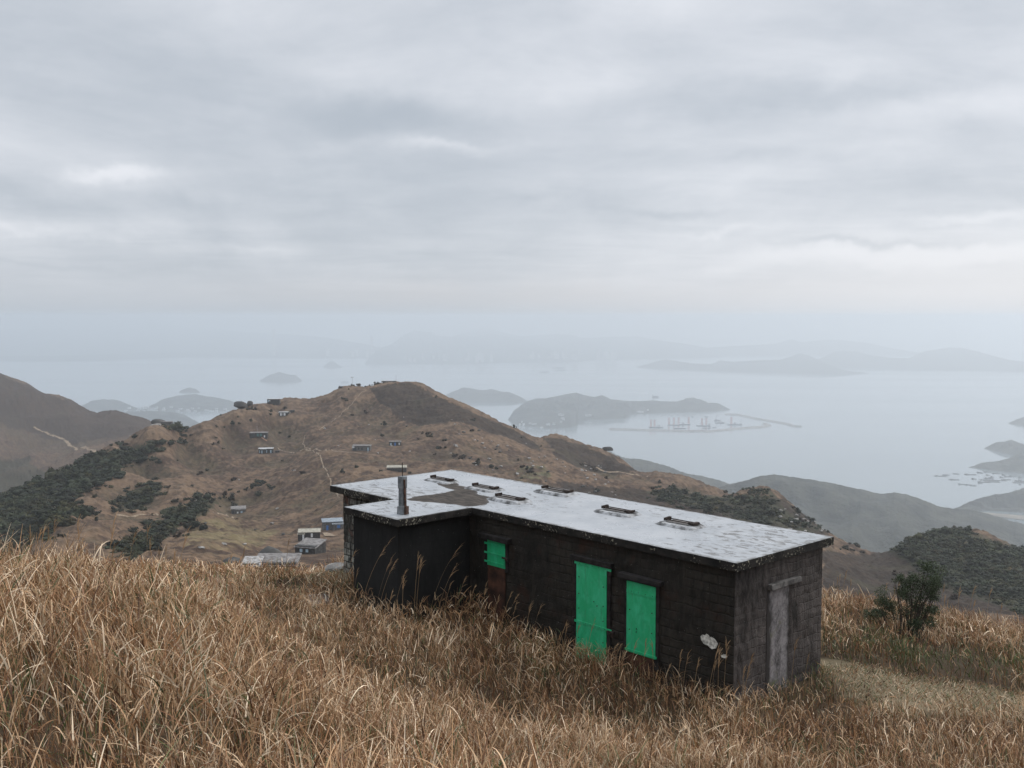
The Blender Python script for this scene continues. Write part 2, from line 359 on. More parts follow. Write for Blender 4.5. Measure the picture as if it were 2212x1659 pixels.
M['path'] = simple('bare_path', (.17, .12, .08), (.29, .23, .16), .6, .95, .3, .1)
M['roof_bluish'] = simple('hut_roof_bluish', (.15, .18, .20), (.27, .30, .33), .8, .85, .3, .02)
M['roof_patch'] = simple('hut_roof_patchy', (.10, .085, .078), (.50, .49, .47), 1.6, .9, .4, .03, (.6, 2.5, 1))
M['stone_wall'] = simple('hut_stone', (.022, .022, .022), (.075, .073, .07), 1.2, .9, .5, .05)
M['stone_lite'] = simple('hut_stone_light', (.07, .068, .063), (.16, .155, .145), 1.2, .9, .5, .05)
M['roof_white'] = simple('hut_roof_white', (.30, .305, .305), (.56, .565, .56), .8, .8, .2, .02)
M['roof_grey'] = simple('hut_roof_grey', (.09, .082, .075), (.26, .245, .235), .8, .85, .3, .02, (1, 3, 1))
M['roof_cream'] = simple('hut_roof_cream', (.22, .205, .165), (.38, .355, .29), .8, .85, .3, .02)
M['white_paint'] = simple('white_paint', (.5, .52, .52), (.72, .73, .72), 2, .6, .1, .01)
M['bright_white'] = simple('bright_white', (.75, .75, .73), (.85, .85, .84), 2, .6, .1, .01)
M['blue_paint'] = simple('blue_paint', (.05, .13, .33), (.08, .2, .45), 2, .6, .1, .01)
M['pale_blue'] = simple('pale_blue_paint', (.28, .38, .46), (.4, .5, .56), 2, .6, .1, .01)
M['glass_dark'] = simple('dark_pane', (.02, .025, .03), (.05, .06, .065), 2, .3, .05, .01)
M['teal_paint'] = simple('teal_paint', (.04, .11, .11), (.07, .17, .16), 2, .6, .1, .01)
M['metal'] = simple('grey_metal', (.2, .2, .2), (.35, .35, .35), 4, .5, .1, .01)
M['orange_rail'] = simple('brown_planks', (.26, .14, .08), (.40, .24, .15), 4, .7, .2, .01)
M['tower'] = simple('tower_block', (.35, .34, .33), (.6, .58, .56), .01, .8, .1, .5)
M['hull'] = simple('dark_hull', (.05, .07, .09), (.11, .13, .16), .05, .7, .1, .5)
M['deck'] = simple('pale_deck', (.28, .29, .30), (.5, .5, .5), .05, .7, .1, .5)
M['red_lattice'] = simple('red_lattice', (.35, .08, .05), (.5, .16, .12), .05, .7, .1, .5)
M['breakwater'] = simple('rubble_stone', (.16, .15, .14), (.3, .28, .26), .05, .9, .6, 2)
M['raft'] = simple('raft_timber', (.05, .055, .06), (.13, .13, .125), .1, .9, .3, .5)
M['bark'] = simple('bark', (.03, .026, .02), (.08, .066, .05), 20, .9, .5, .01)

# ------------------------------------------------------------------ the near ground
def inpoly(x, y, poly):
    x = np.asarray(x); y = np.asarray(y); r = np.zeros(x.shape, bool); n = len(poly)
    for i in range(n):
        x0, y0 = poly[i]; x1, y1 = poly[(i+1) % n]
        c = ((y0 > y) != (y1 > y)) & (x < (x1-x0)*(y-y0)/((y1-y0) or 1e-9)+x0); r ^= c
    return r
def footprint(X, Y, m=0.0):
    d = np.stack([X-OXY[0], Y-OXY[1]], -1); l = d@eL; s_ = d@eS
    return ((l > .12-m) & (l < 13.4+m) & (s_ > .1-m) & (s_ < 3.45+m)) | ((l > 10.4-m) & (l < 13.4+m) & (s_ > -.6-m) & (s_ < 1)) | ((l > 8.5-m) & (l < 10.5+m) & (s_ > -2.2-m) & (s_ < 1))
# the trodden clearing behind the right end of the cabin (a polyline of places with a half width)
clear_line = [((7.7, 23.6), .5), ((8.1, 22.6), .8), ((8.4, 22.0), 1.0), ((8.9, 22.2), 1.15), ((10.0, 22.0), 1.2), ((11.4, 21.3), 1.1), ((12.8, 20.6), 1.0), ((14.5, 20.0), 1.0), ((18, 19.0), 1.0)]
clear_b = [((11.2, 21.6), .5), ((12.4, 22.9), .45), ((13.8, 24.0), .4), ((15.5, 25.0), .4)]
clear_c = [((-8.6, 33.0), .7), ((-6.6, 31.0), .9), ((-5.4, 29.6), .8)]
def clearing(X, Y):
    """1 in the middle of the clearing, 0 outside"""
    o = np.zeros(np.shape(X)); wob = fbm(X, Y, .9, 3)*.35
    for ln in (clear_line, clear_b, clear_c):
        for (a, ra), (b, rb) in zip(ln[:-1], ln[1:]):
            ax, ay = a; bx, by = b; dx, dy = bx-ax, by-ay
            k = np.clip(((X-ax)*dx+(Y-ay)*dy)/(dx*dx+dy*dy), 0, 1)
            d = np.hypot(X-ax-k*dx, Y-ay-k*dy)+wob; o = np.maximum(o, sstep(1.25, .6, d/((ra+(rb-ra)*k)*1.3)))
    return o
xs = np.linspace(-46, 46, 520); ys = np.linspace(-12, 70, 520)
GX, GY = np.meshgrid(xs, ys, indexing='ij')
GZ = ground(GX.ravel(), GY.ravel()).reshape(GX.shape)
cl = clearing(GX, GY); nz = fbm(GX, GY, 1.3, 4)*.5+.5
colr = np.array([.050, .034, .020])[None, None]*(1-cl[..., None])+cl[..., None]*(np.array([.085, .07, .038])*(1-nz[..., None])+np.array([.22, .175, .115])*nz[..., None])
far = sstep(32, 50, GY)[..., None]
colr = colr*(1-far)+far*np.array([.17, .115, .072])
o = mesh_np('ground', np.stack([GX, GY, GZ], -1).reshape(-1, 3), grid_faces(520, 520)[:, ::-1], M['ground'], smooth=True, col=colr.reshape(-1, 3))
tag(o, kind='structure')

# ------------------------------------------------------------------ the hills (one sheet of terrain from 60 m to 2.7 km)
NA, NR = 1740, 1050
u = np.linspace(-.80, .80, NA)
lr = np.concatenate([np.linspace(math.log(62), math.log(1150), 900), np.linspace(math.log(1150), math.log(2690), 151)[1:]]); Yr = np.exp(lr)
UU, YY = np.meshgrid(u, Yr, indexing='ij'); XX = UU*YY
Z = z_mid(XX.ravel(), YY.ravel()).reshape(XX.shape)
Z -= sstep(70, 62, YY)*.35
Z -= sstep(2350, 2690, YY)*260
# ground cover colours, with gully shade, crest light and a shadowed fold painted in
n_a = fbm(XX, YY, 130, 4); n_b = fbm(XX+500, YY+70, 28, 4); n_c = fbm(XX, YY+900, 6, 3); n_d = fbm(XX, YY, 2.2, 2)
tan_c = np.array([.150, .099, .063]); brn = np.array([.060, .039, .028]); drk = np.array([.022, .017, .014]); olv = np.array([.065, .060, .034])
m1 = np.clip(.42+n_a*.55+n_b*.75+n_c*1.2+n_d*1.2, 0, 1)[..., None]
COL = brn*(1-m1)+tan_c*m1
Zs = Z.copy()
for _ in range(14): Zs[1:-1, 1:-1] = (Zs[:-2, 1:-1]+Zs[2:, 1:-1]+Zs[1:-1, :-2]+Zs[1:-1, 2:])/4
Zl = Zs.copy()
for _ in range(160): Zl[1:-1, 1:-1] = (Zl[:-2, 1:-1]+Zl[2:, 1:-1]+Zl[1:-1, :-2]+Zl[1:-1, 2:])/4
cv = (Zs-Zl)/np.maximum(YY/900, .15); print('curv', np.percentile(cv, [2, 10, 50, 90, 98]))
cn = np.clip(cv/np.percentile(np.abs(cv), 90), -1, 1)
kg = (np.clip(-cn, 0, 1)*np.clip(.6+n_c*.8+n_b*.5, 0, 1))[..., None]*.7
COL = COL*(1-kg)+kg*np.array([.055, .050, .030])  # gully shade put into the colour as dark olive scrub in hollows
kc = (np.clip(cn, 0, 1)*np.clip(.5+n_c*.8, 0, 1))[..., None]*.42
COL = COL*(1-kc)+kc*np.array([.19, .134, .085])  # crest light painted in as pale dry straw on the spurs
del Zs, Zl, cv, cn, kg, kc
TT = Z/YY
den = cpz-sp*TT
PX = CX+F*UU/den; PY = CY-F*((sp+cpz*TT)/den)
def patch(poly, soft=1): return inpoly(PX+fbm(XX, YY, 25, 3)*14, PY+fbm(XX+77, YY, 25, 3)*8, poly)
dark_veg_shade = [([(795,838),(880,828),(925,846),(1010,886),(1100,926),(1160,955),(1200,1010),(1180,1050),(1090,1010),(1010,975),(930,925),(880,910),(835,885)], 900, 1100),  # dark vegetation, widened to paint the shadowed fold right of the summit
            ([(1180,945),(1260,962),(1330,985),(1380,1020),(1300,1025),(1210,1000)], 880, 1100),
            ([(1200,1040),(1400,1060),(1700,1080),(1800,1150),(1650,1200),(1300,1140)], 600, 840),
            ([(1780,1190),(1880,1200),(1960,1170),(2212,1180),(2300,1340),(1780,1300)], 400, 760),
            ([(-50,780),(120,860),(340,900),(360,930),(150,960),(-50,900)], 1500, 2200)]
for poly, ya, yb in dark_veg_shade:
    k = (patch(poly) & (YY > ya) & (YY < yb))[..., None].astype(float)*.80
    COL = COL*(1-k)+k*(drk*(1.0+.35*n_c[..., None]))
k = (patch([(400,1180),(420,1130),(480,1115),(560,1120),(600,1150),(560,1180),(470,1190)]) & (YY < 640))[..., None]*np.clip(.35+n_b*.9+n_c*.6, 0, .7)[..., None]
COL = COL*(1-k)+k*(np.array([.15, .125, .065])*(1+.5*n_c[..., None]))
k = (patch([(1120,1010),(1175,1005),(1190,1030),(1150,1045),(1115,1035)]) & (YY < 1000))[..., None]*np.clip(.2+n_b[..., None]+n_c[..., None]*.8, 0, .6)
COL = COL*(1-k)+k*np.array([.09, .10, .05])
k = np.clip(fbm(XX+40, YY+333, 45, 4)-.35, 0, 1)[..., None]*1.2
COL = COL*(1-k)+k*olv
for poly, ya, yb in (([(-20,1080),(40,1062),(79,1044),(159,1004),(215,985),(262,968),(330,955),(335,975),(270,1000),(250,1022),(200,1050),(108,1098),(90,1130),(20,1180),(-20,1185)], 300, 870),
                     ([(240,1104),(262,1080),(330,1040),(355,1050),(300,1095)], 500, 800), ([(300,1175),(345,1125),(440,1072),(480,1085),(395,1138),(320,1185)], 400, 760),
                     ([(1390,1062),(1480,1052),(1590,1068),(1660,1060),(1700,1105),(1780,1140),(1740,1160),(1640,1135),(1480,1092)], 540, 860), ([(1910,1185),(1985,1148),(2100,1150),(2240,1190),(2240,1340),(2060,1280),(1960,1210)], 320, 745)):
    k = (patch(poly) & (YY > ya) & (YY < yb))[..., None]*np.clip(.62+n_b*.5+n_c*.4, 0, .9)[..., None]
    COL = COL*(1-k)+k*np.array([.040, .042, .024])
lf = (sstep(1150, 1350, YY))[..., None]
COL = COL*(1-lf*.35)+lf*.35*np.array([.075, .058, .050])
k = (patch([(-50,1000),(60,990),(120,1040),(60,1120),(-50,1140)]) & (YY > 1000))[..., None]*.6
COL = COL*(1-k)+k*np.array([.03, .035, .025])
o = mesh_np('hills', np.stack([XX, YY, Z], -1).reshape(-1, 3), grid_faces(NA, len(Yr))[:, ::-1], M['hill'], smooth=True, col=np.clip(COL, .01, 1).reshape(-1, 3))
tag(o, kind='structure')
del COL, n_a, n_b, n_c, n_d

# footpaths draped on the hills
def path_strip(pts, width, Ymin=70, Ymax=2200, name='path', mat='path'):
    P3 = [hit(x, y, Ymin, Ymax) for x, y in pts]; L = []
    for a, b in zip(P3[:-1], P3[1:]):
        n = max(2, int(np.linalg.norm(b-a)/4)+1)
        for k in range(n): L.append(a+(b-a)*k/n)
    L.append(P3[-1]); L = np.array(L); xy = L[:, :2]
    xy = xy+np.stack([fbm(xy[:, 0], xy[:, 1], 9, 2), fbm(xy[:, 0]+50, xy[:, 1], 9, 2)], 1)*1.2
    d = np.gradient(xy, axis=0); d /= np.linalg.norm(d, axis=1)[:, None]+1e-9; nrm = np.stack([-d[:, 1], d[:, 0]], 1)
    wv = width*(.6+.8*np.random.default_rng(3).random(len(xy)))[:, None]/2
    V = []
    for k in (-1, 0, 1):
        q = xy+nrm*wv*k; z = z_mid(q[:, 0], q[:, 1])+.35
        V.append(np.concatenate([q, z[:, None]], 1))
    V = np.stack(V, 1).reshape(-1, 3)
    return tag(mesh_np(name, V, grid_faces(len(xy), 3), M[mat], smooth=True), kind='structure')
path_strip([(74,923),(100,935),(140,952),(180,967),(210,977)], 5, 1150)
path_strip([(791,842),(770,860),(752,880),(735,900),(712,915),(690,930)], .9, 800)
path_strip([(657,942),(655,960),(690,985),(700,1010),(712,1035),(718,1055),(735,1075)], .8, 450)
path_strip([(251,1114),(291,1117),(340,1112),(384,1112)], 1.6, 400)
path_strip([(463,1108),(490,1113),(515,1121)], 1.6, 400)
path_strip([(120,1090),(108,1110),(112,1128)], 2.2, 380)
path_strip([(700,1152),(712,1158),(728,1158)], 3.5, 400)
path_strip([(600,968),(660,973),(720,975),(780,980)], 1.4, 700)
path_strip([(1262,1000),(1290,1012),(1325,1020),(1400,1030)], 2.2, 780)
path_strip([(1700,1085),(1740,1110),(1800,1150),(1860,1180)], 1.8, 600)

# ------------------------------------------------------------------ the sea and what stands in it
m, t = new_mat('sea_water'); g = t.n('ShaderNodeTexCoord').outputs['Object']
nb = t.noise(g, .004, 4, .6); big = t.noise(t.mapping(g, (.00022, .0011, 1), (0, 0, .25)), 1.0, 5, .55, .5)
p = finish(t, t.mix(big, (.10, .14, .155), (.25, .285, .295)), t.ss(big, .3, .7, .05, .16), t.noise(g, .05, 5, .7), .12, 1.0, .7)
xs = np.linspace(-29500, 29500, 30); ys = np.linspace(-900, 41000, 40)
GX, GY = np.meshgrid(xs, ys, indexing='ij')
tag(mesh_np('sea', np.stack([GX, GY, GX*0+SEA], -1).reshape(-1, 3), grid_faces(30, 40)[:, ::-1], m), kind='structure')

ISL = {}
def island(name, sky_, water, k=.35, Yc=None, Yf=None, mat='island', step=2.0, rows=46, rough=1.0, seed=0, back=1.3):
    sky_ = sorted(sky_); water = sorted(water)
    x = np.arange(sky_[0][0], sky_[-1][0]+.01, step); ysk = np.interp(x, *zip(*sky_)); yw = np.maximum(np.interp(x, *zip(*water)), ysk+.05)
    ysk = ysk+vnoise(x/5.+seed, x*0+seed)*.9*rough+vnoise(x/2.+seed, x*0+3)*.5*rough
    ysk = np.minimum(ysk, yw-.05)
    u_, ts = ut(x, ysk); _, tw = ut(x, yw)
    Ymax = SEA/ts
    yf = SEA/tw if Yf is None else np.full(len(x), float(Yf))
    yc = yf+k*(Ymax-yf) if Yc is None else np.full(len(x), float(Yc))
    h = yc*ts-SEA; slope = np.maximum(-ts, .02)
    yb = yc+.55*np.maximum(h, 1)/slope
    ISL[seed] = (x, yf, yc, h)
    v = np.linspace(0, 2, rows); Vt = []
    for vv in v:
        Yv = yf+(yc-yf)*vv if vv <= 1 else yc+(yb-yc)*(vv-1)
        e = vv if vv <= 1 else 2-vv
        gv = np.sin(math.pi/2*e)**(.95 if Yf is None else 1.25) if vv <= 1 else e
        Xv = u_*Yv; nn = fbm(Xv+seed*31, Yv, np.mean(np.maximum(h, 20))*1.6, 4)
        zz = SEA-1+(h+1)*gv*(1-np.abs(nn)*.75*rough*math.sin(math.pi*e)**.8)
        Vt.append(np.stack([Xv, Yv, zz], -1))
    V = np.stack(Vt, 1).reshape(-1, 3)
    return tag(mesh_np(name, V, grid_faces(len(x), rows)[:, ::-1], M[mat], smooth=True), kind='structure')
island('wooded_island', [(1098,905),(1111,886),(1135,868),(1156,860),(1177,860),(1200,856),(1224,850),(1245,847),(1263,853),(1284,857),(1302,853),(1319,862),(1343,865),(1379,866),(1409,864),(1438,866),(1465,867),(1483,860),(1498,858),(1513,862),(1528,869),(1552,871),(1578,885)],
       [(1098,908),(1110,915),(1126,920),(1180,926),(1230,924),(1246,920),(1249,909),(1349,904),(1358,900),(1364,895),(1438,892),(1528,890),(1578,885.5)], seed=1, rows=60)
island('wooded_island', [(955,862),(965,851),(1001,836),(1022,839),(1037,843),(1061,840),(1081,845),(1102,847),(1123,856),(1140,866)], [(955,869),(998,870),(1126,870),(1140,867)], seed=2)
island('wooded_island', [(170,884),(177,876),(198,865),(225,862),(251,863),(272,871),(291,879),(310,884)], [(170,886),(310,887)], seed=3)
island('wooded_island', [(300,886),(333,872),(354,861),(383,854),(423,850),(444,855),(471,859),(497,865),(518,872),(530,880)], [(300,888),(450,889),(500,887),(530,882)], seed=4)
island('wooded_island', [(386,847.5),(394,841),(410,836),(422,840),(433,847.5)], [(386,848),(433,848)], seed=5)
island('headland', [(240,900),(270,888),(317,887),(370,888),(397,895),(428,912),(470,930)], [(240,940),(370,940),(430,940),(470,932)], seed=6)
island('wooded_island', [(562,821),(581,810),(603,803),(623,809),(638,810),(652,821)], [(562,825),(603,827.5),(652,824)], seed=7, step=1)
island('wooded_island', [(698,793),(708,784),(717,779),(727,785),(739,793)], [(698,794),(739,794)], seed=8, step=1)
HKF = [(788,786),(800,770),(816,755),(848,742),(871,724),(895,712),(919,717),(932,715),(942,724),(971,727),(1003,727),(1035,724),(1068,721),(1100,727),(1132,735),(1180,751),(1216,764),(1242,777),(1262,780)]
island('far_mountain', HKF, [(788,787),(950,787),(1262,781)], seed=9, k=.3, mat='farland')
island('far_mountain', [(940,735),(971,727),(1003,719),(1032,709),(1064,710),(1093,719),(1126,726),(1197,721),(1229,722),(1261,730),(1326,727),(1384,726),(1406,732),(1426,735),(1500,745),(1560,758)], [(940,780),(1261,779),(1560,772)], seed=10, k=.35, mat='farland')
island('far_mountain', [(-200,715),(0,712),(139,706),(180,707),(208,699),(243,700),(288,702),(330,699),(354,702),(382,698),(410,709),(469,711),(538,718),(590,719),(700,728),(800,745),(860,760)], [(-200,770),(330,766),(860,768)], seed=11, k=.3, mat='farland')
island('far_shore', [(-200,768),(120,768),(250,764),(330,760),(420,762),(560,760),(700,758),(800,764),(830,772)], [(-200,781),(180,780),(385,772),(830,774)], seed=12, k=.4, mat='farland')
island('far_mountain', [(1480,756),(1536,750),(1628,745),(1677,742),(1710,732),(1732,739),(1750,737),(1787,733),(1826,735),(1872,740),(1933,753),(2000,764)], [(1480,768),(2000,768)], seed=13, k=.3, mat='farland')
island('far_island', [(1725,782),(1768,776),(1805,758),(1851,759),(1887,768),(1927,773),(1964,773),(1994,759),(2049,750),(2080,751),(2117,760),(2178,777),(2212,781),(2300,790),(2400,800)], [(1725,794),(1881,796),(2212,803),(2400,808)], seed=14)
island('far_island', [(1373,793),(1409,783),(1438,775),(1468,781),(1500,785),(1536,786),(1557,778),(1582,781),(1643,778),(1689,776),(1725,763),(1745,766),(1762,774),(1785,786),(1830,801),(1876,806)], [(1373,794),(1536,801),(1750,808),(1811,810),(1876,807.5)], seed=15)
island('wooded_island', [(2126,968),(2134,964),(2150,955),(2167,954),(2185,949),(2195,953),(2212,960),(2300,985),(2400,990)], [(2126,969),(2140,972),(2165,979),(2200,985),(2400,1000)], seed=16, step=1)
island('headland', [(2092,1009.5),(2101,1007),(2119,1000),(2134,997),(2157,995),(2180,989),(2190,982),(2230,975),(2400,960)], [(2092,1010),(2112,1011.5),(2140,1016),(2212,1023),(2400,1035)], seed=17, step=1)
island('wooded_island', [(2178,914),(2195,906),(2212,900),(2300,880),(2400,885)], [(2178,915),(2190,917),(2212,919.5),(2400,930)], seed=18, step=1)
island('wooded_ridge', [(1200,1000),(1260,955),(1300,962),(1349,981),(1379,987),(1424,1000),(1468,1011),(1513,1021),(1557,1034),(1600,1055),(1660,1090)], [(1200,1150),(1660,1150)], Yc=4300, Yf=3000, seed=19, rough=1.6)
island('wooded_ridge', [(1400,1120),(1500,1065),(1567,1041),(1612,1031),(1643,1020),(1674,1016),(1704,1022),(1750,1032),(1811,1045),(1857,1055),(1903,1066),(1933,1061),(1979,1072),(2025,1089),(2071,1094),(2117,1104),(2147,1113),(2178,1122),(2212,1132),(2400,1190)], [(1400,1400),(2400,1400)], Yc=3450, Yf=1900, seed=20, rough=1.8, rows=90)
island('wooded_ridge', [(2060,1099),(2074,1092),(2117,1074),(2147,1066),(2178,1063),(2212,1054),(2300,1035),(2400,1030)], [(2060,1100),(2120,1103),(2400,1115)], seed=21, rough=2.0, step=1, k=.25)

def on_island(seed, px, py):
    x, yf, yc, h = ISL[seed]; a, b, hh = np.interp(px, x, yf), np.interp(px, x, yc), np.interp(px, x, h); t_ = ut(px, py)[1]
    v = np.linspace(0, 1, 400); Yv = a+(b-a)*v; z = SEA+hh*np.sin(math.pi/2*v)**.95*.93; k = np.argmax(z/Yv >= t_)
    return float(Yv[k] if (z/Yv >= t_).any() else a)
def at_sea(x, y):
    u_, t_ = ut(x, y); Y = SEA/t_; return np.array([float(u_*Y), float(Y), SEA])
# beach on the bay
b = MB(); q = [at_sea(*p_) for p_ in ((2105,1106),(2150,1110),(2200,1114),(2260,1118),(2260,1126),(2200,1123),(2150,1116),(2105,1108))]
tag(MB().prism([(p_[0], p_[1]) for p_ in q], SEA-2, SEA+3).build('beach', M['shore']), kind='structure')

# breakwaters
def breakwater(pts, label):
    P3 = [at_sea(*p_) for p_ in pts]; P3 = [p_+np.array([0, 0, 1.]) for p_ in P3]; V = []; L = []
    for a, c in zip(P3[:-1], P3[1:]):
        for k in range(30): L.append(a+(c-a)*k/30)
    L.append(P3[-1]); L = np.array(L); d = np.gradient(L[:, :2], axis=0); d /= np.linalg.norm(d, axis=1)[:, None]; nr = np.stack([-d[:, 1], d[:, 0]], 1)
    prof = [(-26, -3), (-9, 9), (0, 10), (9, 9), (26, -3)]
    for off, zz in prof:
        q_ = L[:, :2]+nr*(off+rng.normal(0, 1.5, (len(L), 1))); V.append(np.concatenate([q_, (SEA+zz+rng.normal(0, .8, len(L)))[:, None]], 1))
    V = np.stack(V, 1).reshape(-1, 3)
    Fb = grid_faces(len(L), 5); me = mesh_np('breakwater', V, Fb, M['breakwater'])
    return tag(me, label, 'breakwater', 'rubble breakwaters round the barge shelter')
breakwater([(1316,927.5),(1410,930),(1489,932),(1535,932),(1600,926),(1650,922),(1661,919),(1652,916)], 'long low stone breakwater with a bend, in front of the moored barges')
breakwater([(1566,895.5),(1590,896),(1640,906),(1700,916),(1714,921),(1731,922)], 'straight low stone breakwater slanting away to the right behind the moored barges')

# barges and boats
def face_rz(): return random.uniform(-.25, .25)
def barge(x, y, length, label, towers=(), house=None, crane=None, group='barges moored inside the breakwaters'):
    p_ = at_sea(x, y); r = empty('barge', (p_[0], p_[1], SEA+.3), random.uniform(-.15, .15)); wd = length*.3
    MB().prism([(-length/2, -wd/2), (length*.46, -wd/2), (length/2, -wd*.2), (length/2, wd*.2), (length*.46, wd/2), (-length/2, wd/2), (-length*.53, 0)], -1, 5).build('hull', M['hull'], r)
    MB().box((0, 0, 5.4), (length*.94, wd*.85, .8)).build('deck', M['deck'], r)
    if house is not None: MB().box((house*length, 0, 11), (length*.16, wd*.6, 11)).box((house*length, 0, 18.5), (length*.09, wd*.4, 4)).build('deckhouse', M['deck'], r)
    for tx in towers:
        b_ = MB(); hh = 62; ww = 5
        for a, c in ((-1, -1), (1, -1), (1, 1), (-1, 1)): b_.tube([(tx*length+a*ww, c*ww, 5), (tx*length+a*ww, c*ww, hh)], 1.0, 4)
        for z in range(8, hh-6, 9):
            s_ = 1 if (z//9) % 2 else -1
            b_.tube([(tx*length-s_*ww, -ww, z), (tx*length+s_*ww, -ww, z+9)], .7, 4); b_.tube([(tx*length-s_*ww, ww, z), (tx*length+s_*ww, ww, z+9)], .7, 4)
            b_.tube([(tx*length-ww, -ww, z), (tx*length+ww, -ww, z)], .7, 4)
        b_.build('lattice_leg', M['red_lattice'], r)
        MB().box((tx*length, 0, hh+1), (13, 13, 5)).build('leg_head', M['deck'], r)
    if crane is not None:
        MB().tube([(crane*length, 0, 6), (crane*length+10, 0, 46)], [1.8, .8], 5).tube([(crane*length+12, 0, 6), (crane*length+10, 0, 46)], .8, 5).build('crane', M['hull'], r)
        MB().box((crane*length+5, 0, 9), (12, 10, 9)).build('crane_cab', M['deck'], r)
    return tag(r, label, 'barge', group)
ox, oy, sc_ = 1289, 850, .2108
def bz(x, y): return ox+x*sc_, oy+y*sc_
barge(*bz(610,348), 108, 'leftmost barge in the shelter, with two lattice legs and a pale deckhouse', (-.38, -.12, ), .2)
barge(*bz(790,325), 92, 'barge with three tall reddish lattice legs, second from the left', (-.42, .0, .4))
barge(*bz(905,320), 84, 'pale barge with a lattice leg at its right end, beside the three legged barge', (.35,), -.2)
barge(*bz(855,358), 88, 'low dark flat barge lying nearest to the long breakwater', (), None)
barge(*bz(1095,332), 105, 'barge with two pinkish lattice legs in the middle of the shelter', (-.12, .2), .42)
barge(*bz(1235,278), 50, 'small crane barge with a leaning jib, left of the biggest barge', (), None, -.3)
barge(*bz(1415,320), 110, 'biggest dark crane barge with a tall tower, on the right of the shelter', (-.25,), 0., .38)
barge(*bz(1260,302), 70, 'pale low barge moored under the small crane barge', (), .1)
for x, y in ((985,240),(1125,240),(1105,358),(1153,356),(1205,350)):
    p_ = at_sea(*bz(x, y)); r = empty('small_boat', (p_[0], p_[1], SEA+.2), random.uniform(-.2, .2))
    L_ = 30; MB().prism([(-L_/2, -4), (L_*.3, -4), (L_/2, 0), (L_*.3, 4), (-L_/2, 4)], -1, 3).build('hull', M['hull'], r)
    MB().box((-4, 0, 5.5), (9, 5, 5)).build('cabin', M['deck'], r)
    tag(r, 'small boat lying among the moored barges', 'boat', 'small boats among the barges')
for x, y, L_ in ((1176,804,150),(1212,800,170),(1206,795,190),(2108,791+2,160),(745,838-12,110),(1416,881-23,70)):
    p_ = at_sea(x, y); r = empty('cargo_ship', (p_[0], p_[1], SEA+.3), random.uniform(-.1, .1))
    MB().prism([(-L_/2, -11), (L_*.4, -11), (L_/2, 0), (L_*.4, 11), (-L_/2, 11)], -2, 9).build('hull', M['hull'], r)
    MB().box((-L_*.4, 0, 18), (16, 18, 20)).build('bridge', M['deck'], r); MB().box((L_*.05, 0, 11), (L_*.6, 16, 5)).build('cargo', M['raft'], r)
    tag(r, 'faint cargo ship far out on the hazy channel', 'ship', 'ships on the channel')
# white wakes
def wake(x0, y0, x1, y1, w_):
    a, c = at_sea(x0, y0), at_sea(x1, y1); d = (c-a)[:2]; n = np.array([-d[1], d[0]])/np.linalg.norm(d)
    mesh_np('wake', np.array([(a[0], a[1], SEA+.6), (c[0]+n[0]*w_, c[1]+n[1]*w_, SEA+.6), (c[0]-n[0]*w_, c[1]-n[1]*w_, SEA+.6)]), [(0, 1, 2)], M['white_paint'])
    return tag(bpy.data.objects[-1] if False else C.objects[-1], kind='structure')
wake(1324,846.5,1400,849.5,14); wake(1455,853,1540,859,16)

# fish rafts in the bay
rafts = [(340,748,145),(410,734,80),(543,719,70),(728,728,135),(520,795,120),(778,786,55),(615,856,75),(700,863,60),(745,871,25),(790,873,25),(845,702,45),(880,707,30),(950,696,80),(1060,714,85),(955,735,30),(1165,732,38),
 (990,771,45),(1018,759,35),(970,780,115),(990,801,235),(908,827,150),(858,841,50),(1015,823,185),(1170,806,60),(1195,793,110),(1137,763,40),(1205,755,60),(1280,752,70),(1385,768,35),(1380,800,40),(1370,815,120),(1370,834,150),(1382,858,18),(1500,790,90),(1520,820,110),(1480,845,60)]
for x, y, L_ in rafts:
    px, py = 1975+x*.1654, 905+y*.1654; p_ = at_sea(px, py); ln = L_*.1654/F*p_[1]*1.03
    r = empty('fish_raft', (p_[0], p_[1], SEA+.3), R(-12)+random.uniform(-.06, .06)); wd = 17+random.uniform(-3, 5)
    b_ = MB(); n = max(2, int(ln/11))
    for k in range(n+1): b_.box((-ln/2+ln*k/n, 0, .5), (1.5, wd, 1))
    for k in (-1, -.33, .33, 1): b_.box((0, k*wd/2, 1.1), (ln, 1.6, 1))
    b_.build('walkway_grid', M['raft'], r)
    MB().box((-ln*.3, wd*.1, 3.2), (6, 5, 4)).build('shed', M['deck'] if random.random() < .3 else M['raft'], r)
    tag(r, 'dark floating fish farm raft in the bay at the right', 'raft', 'fish farm rafts in the bay')

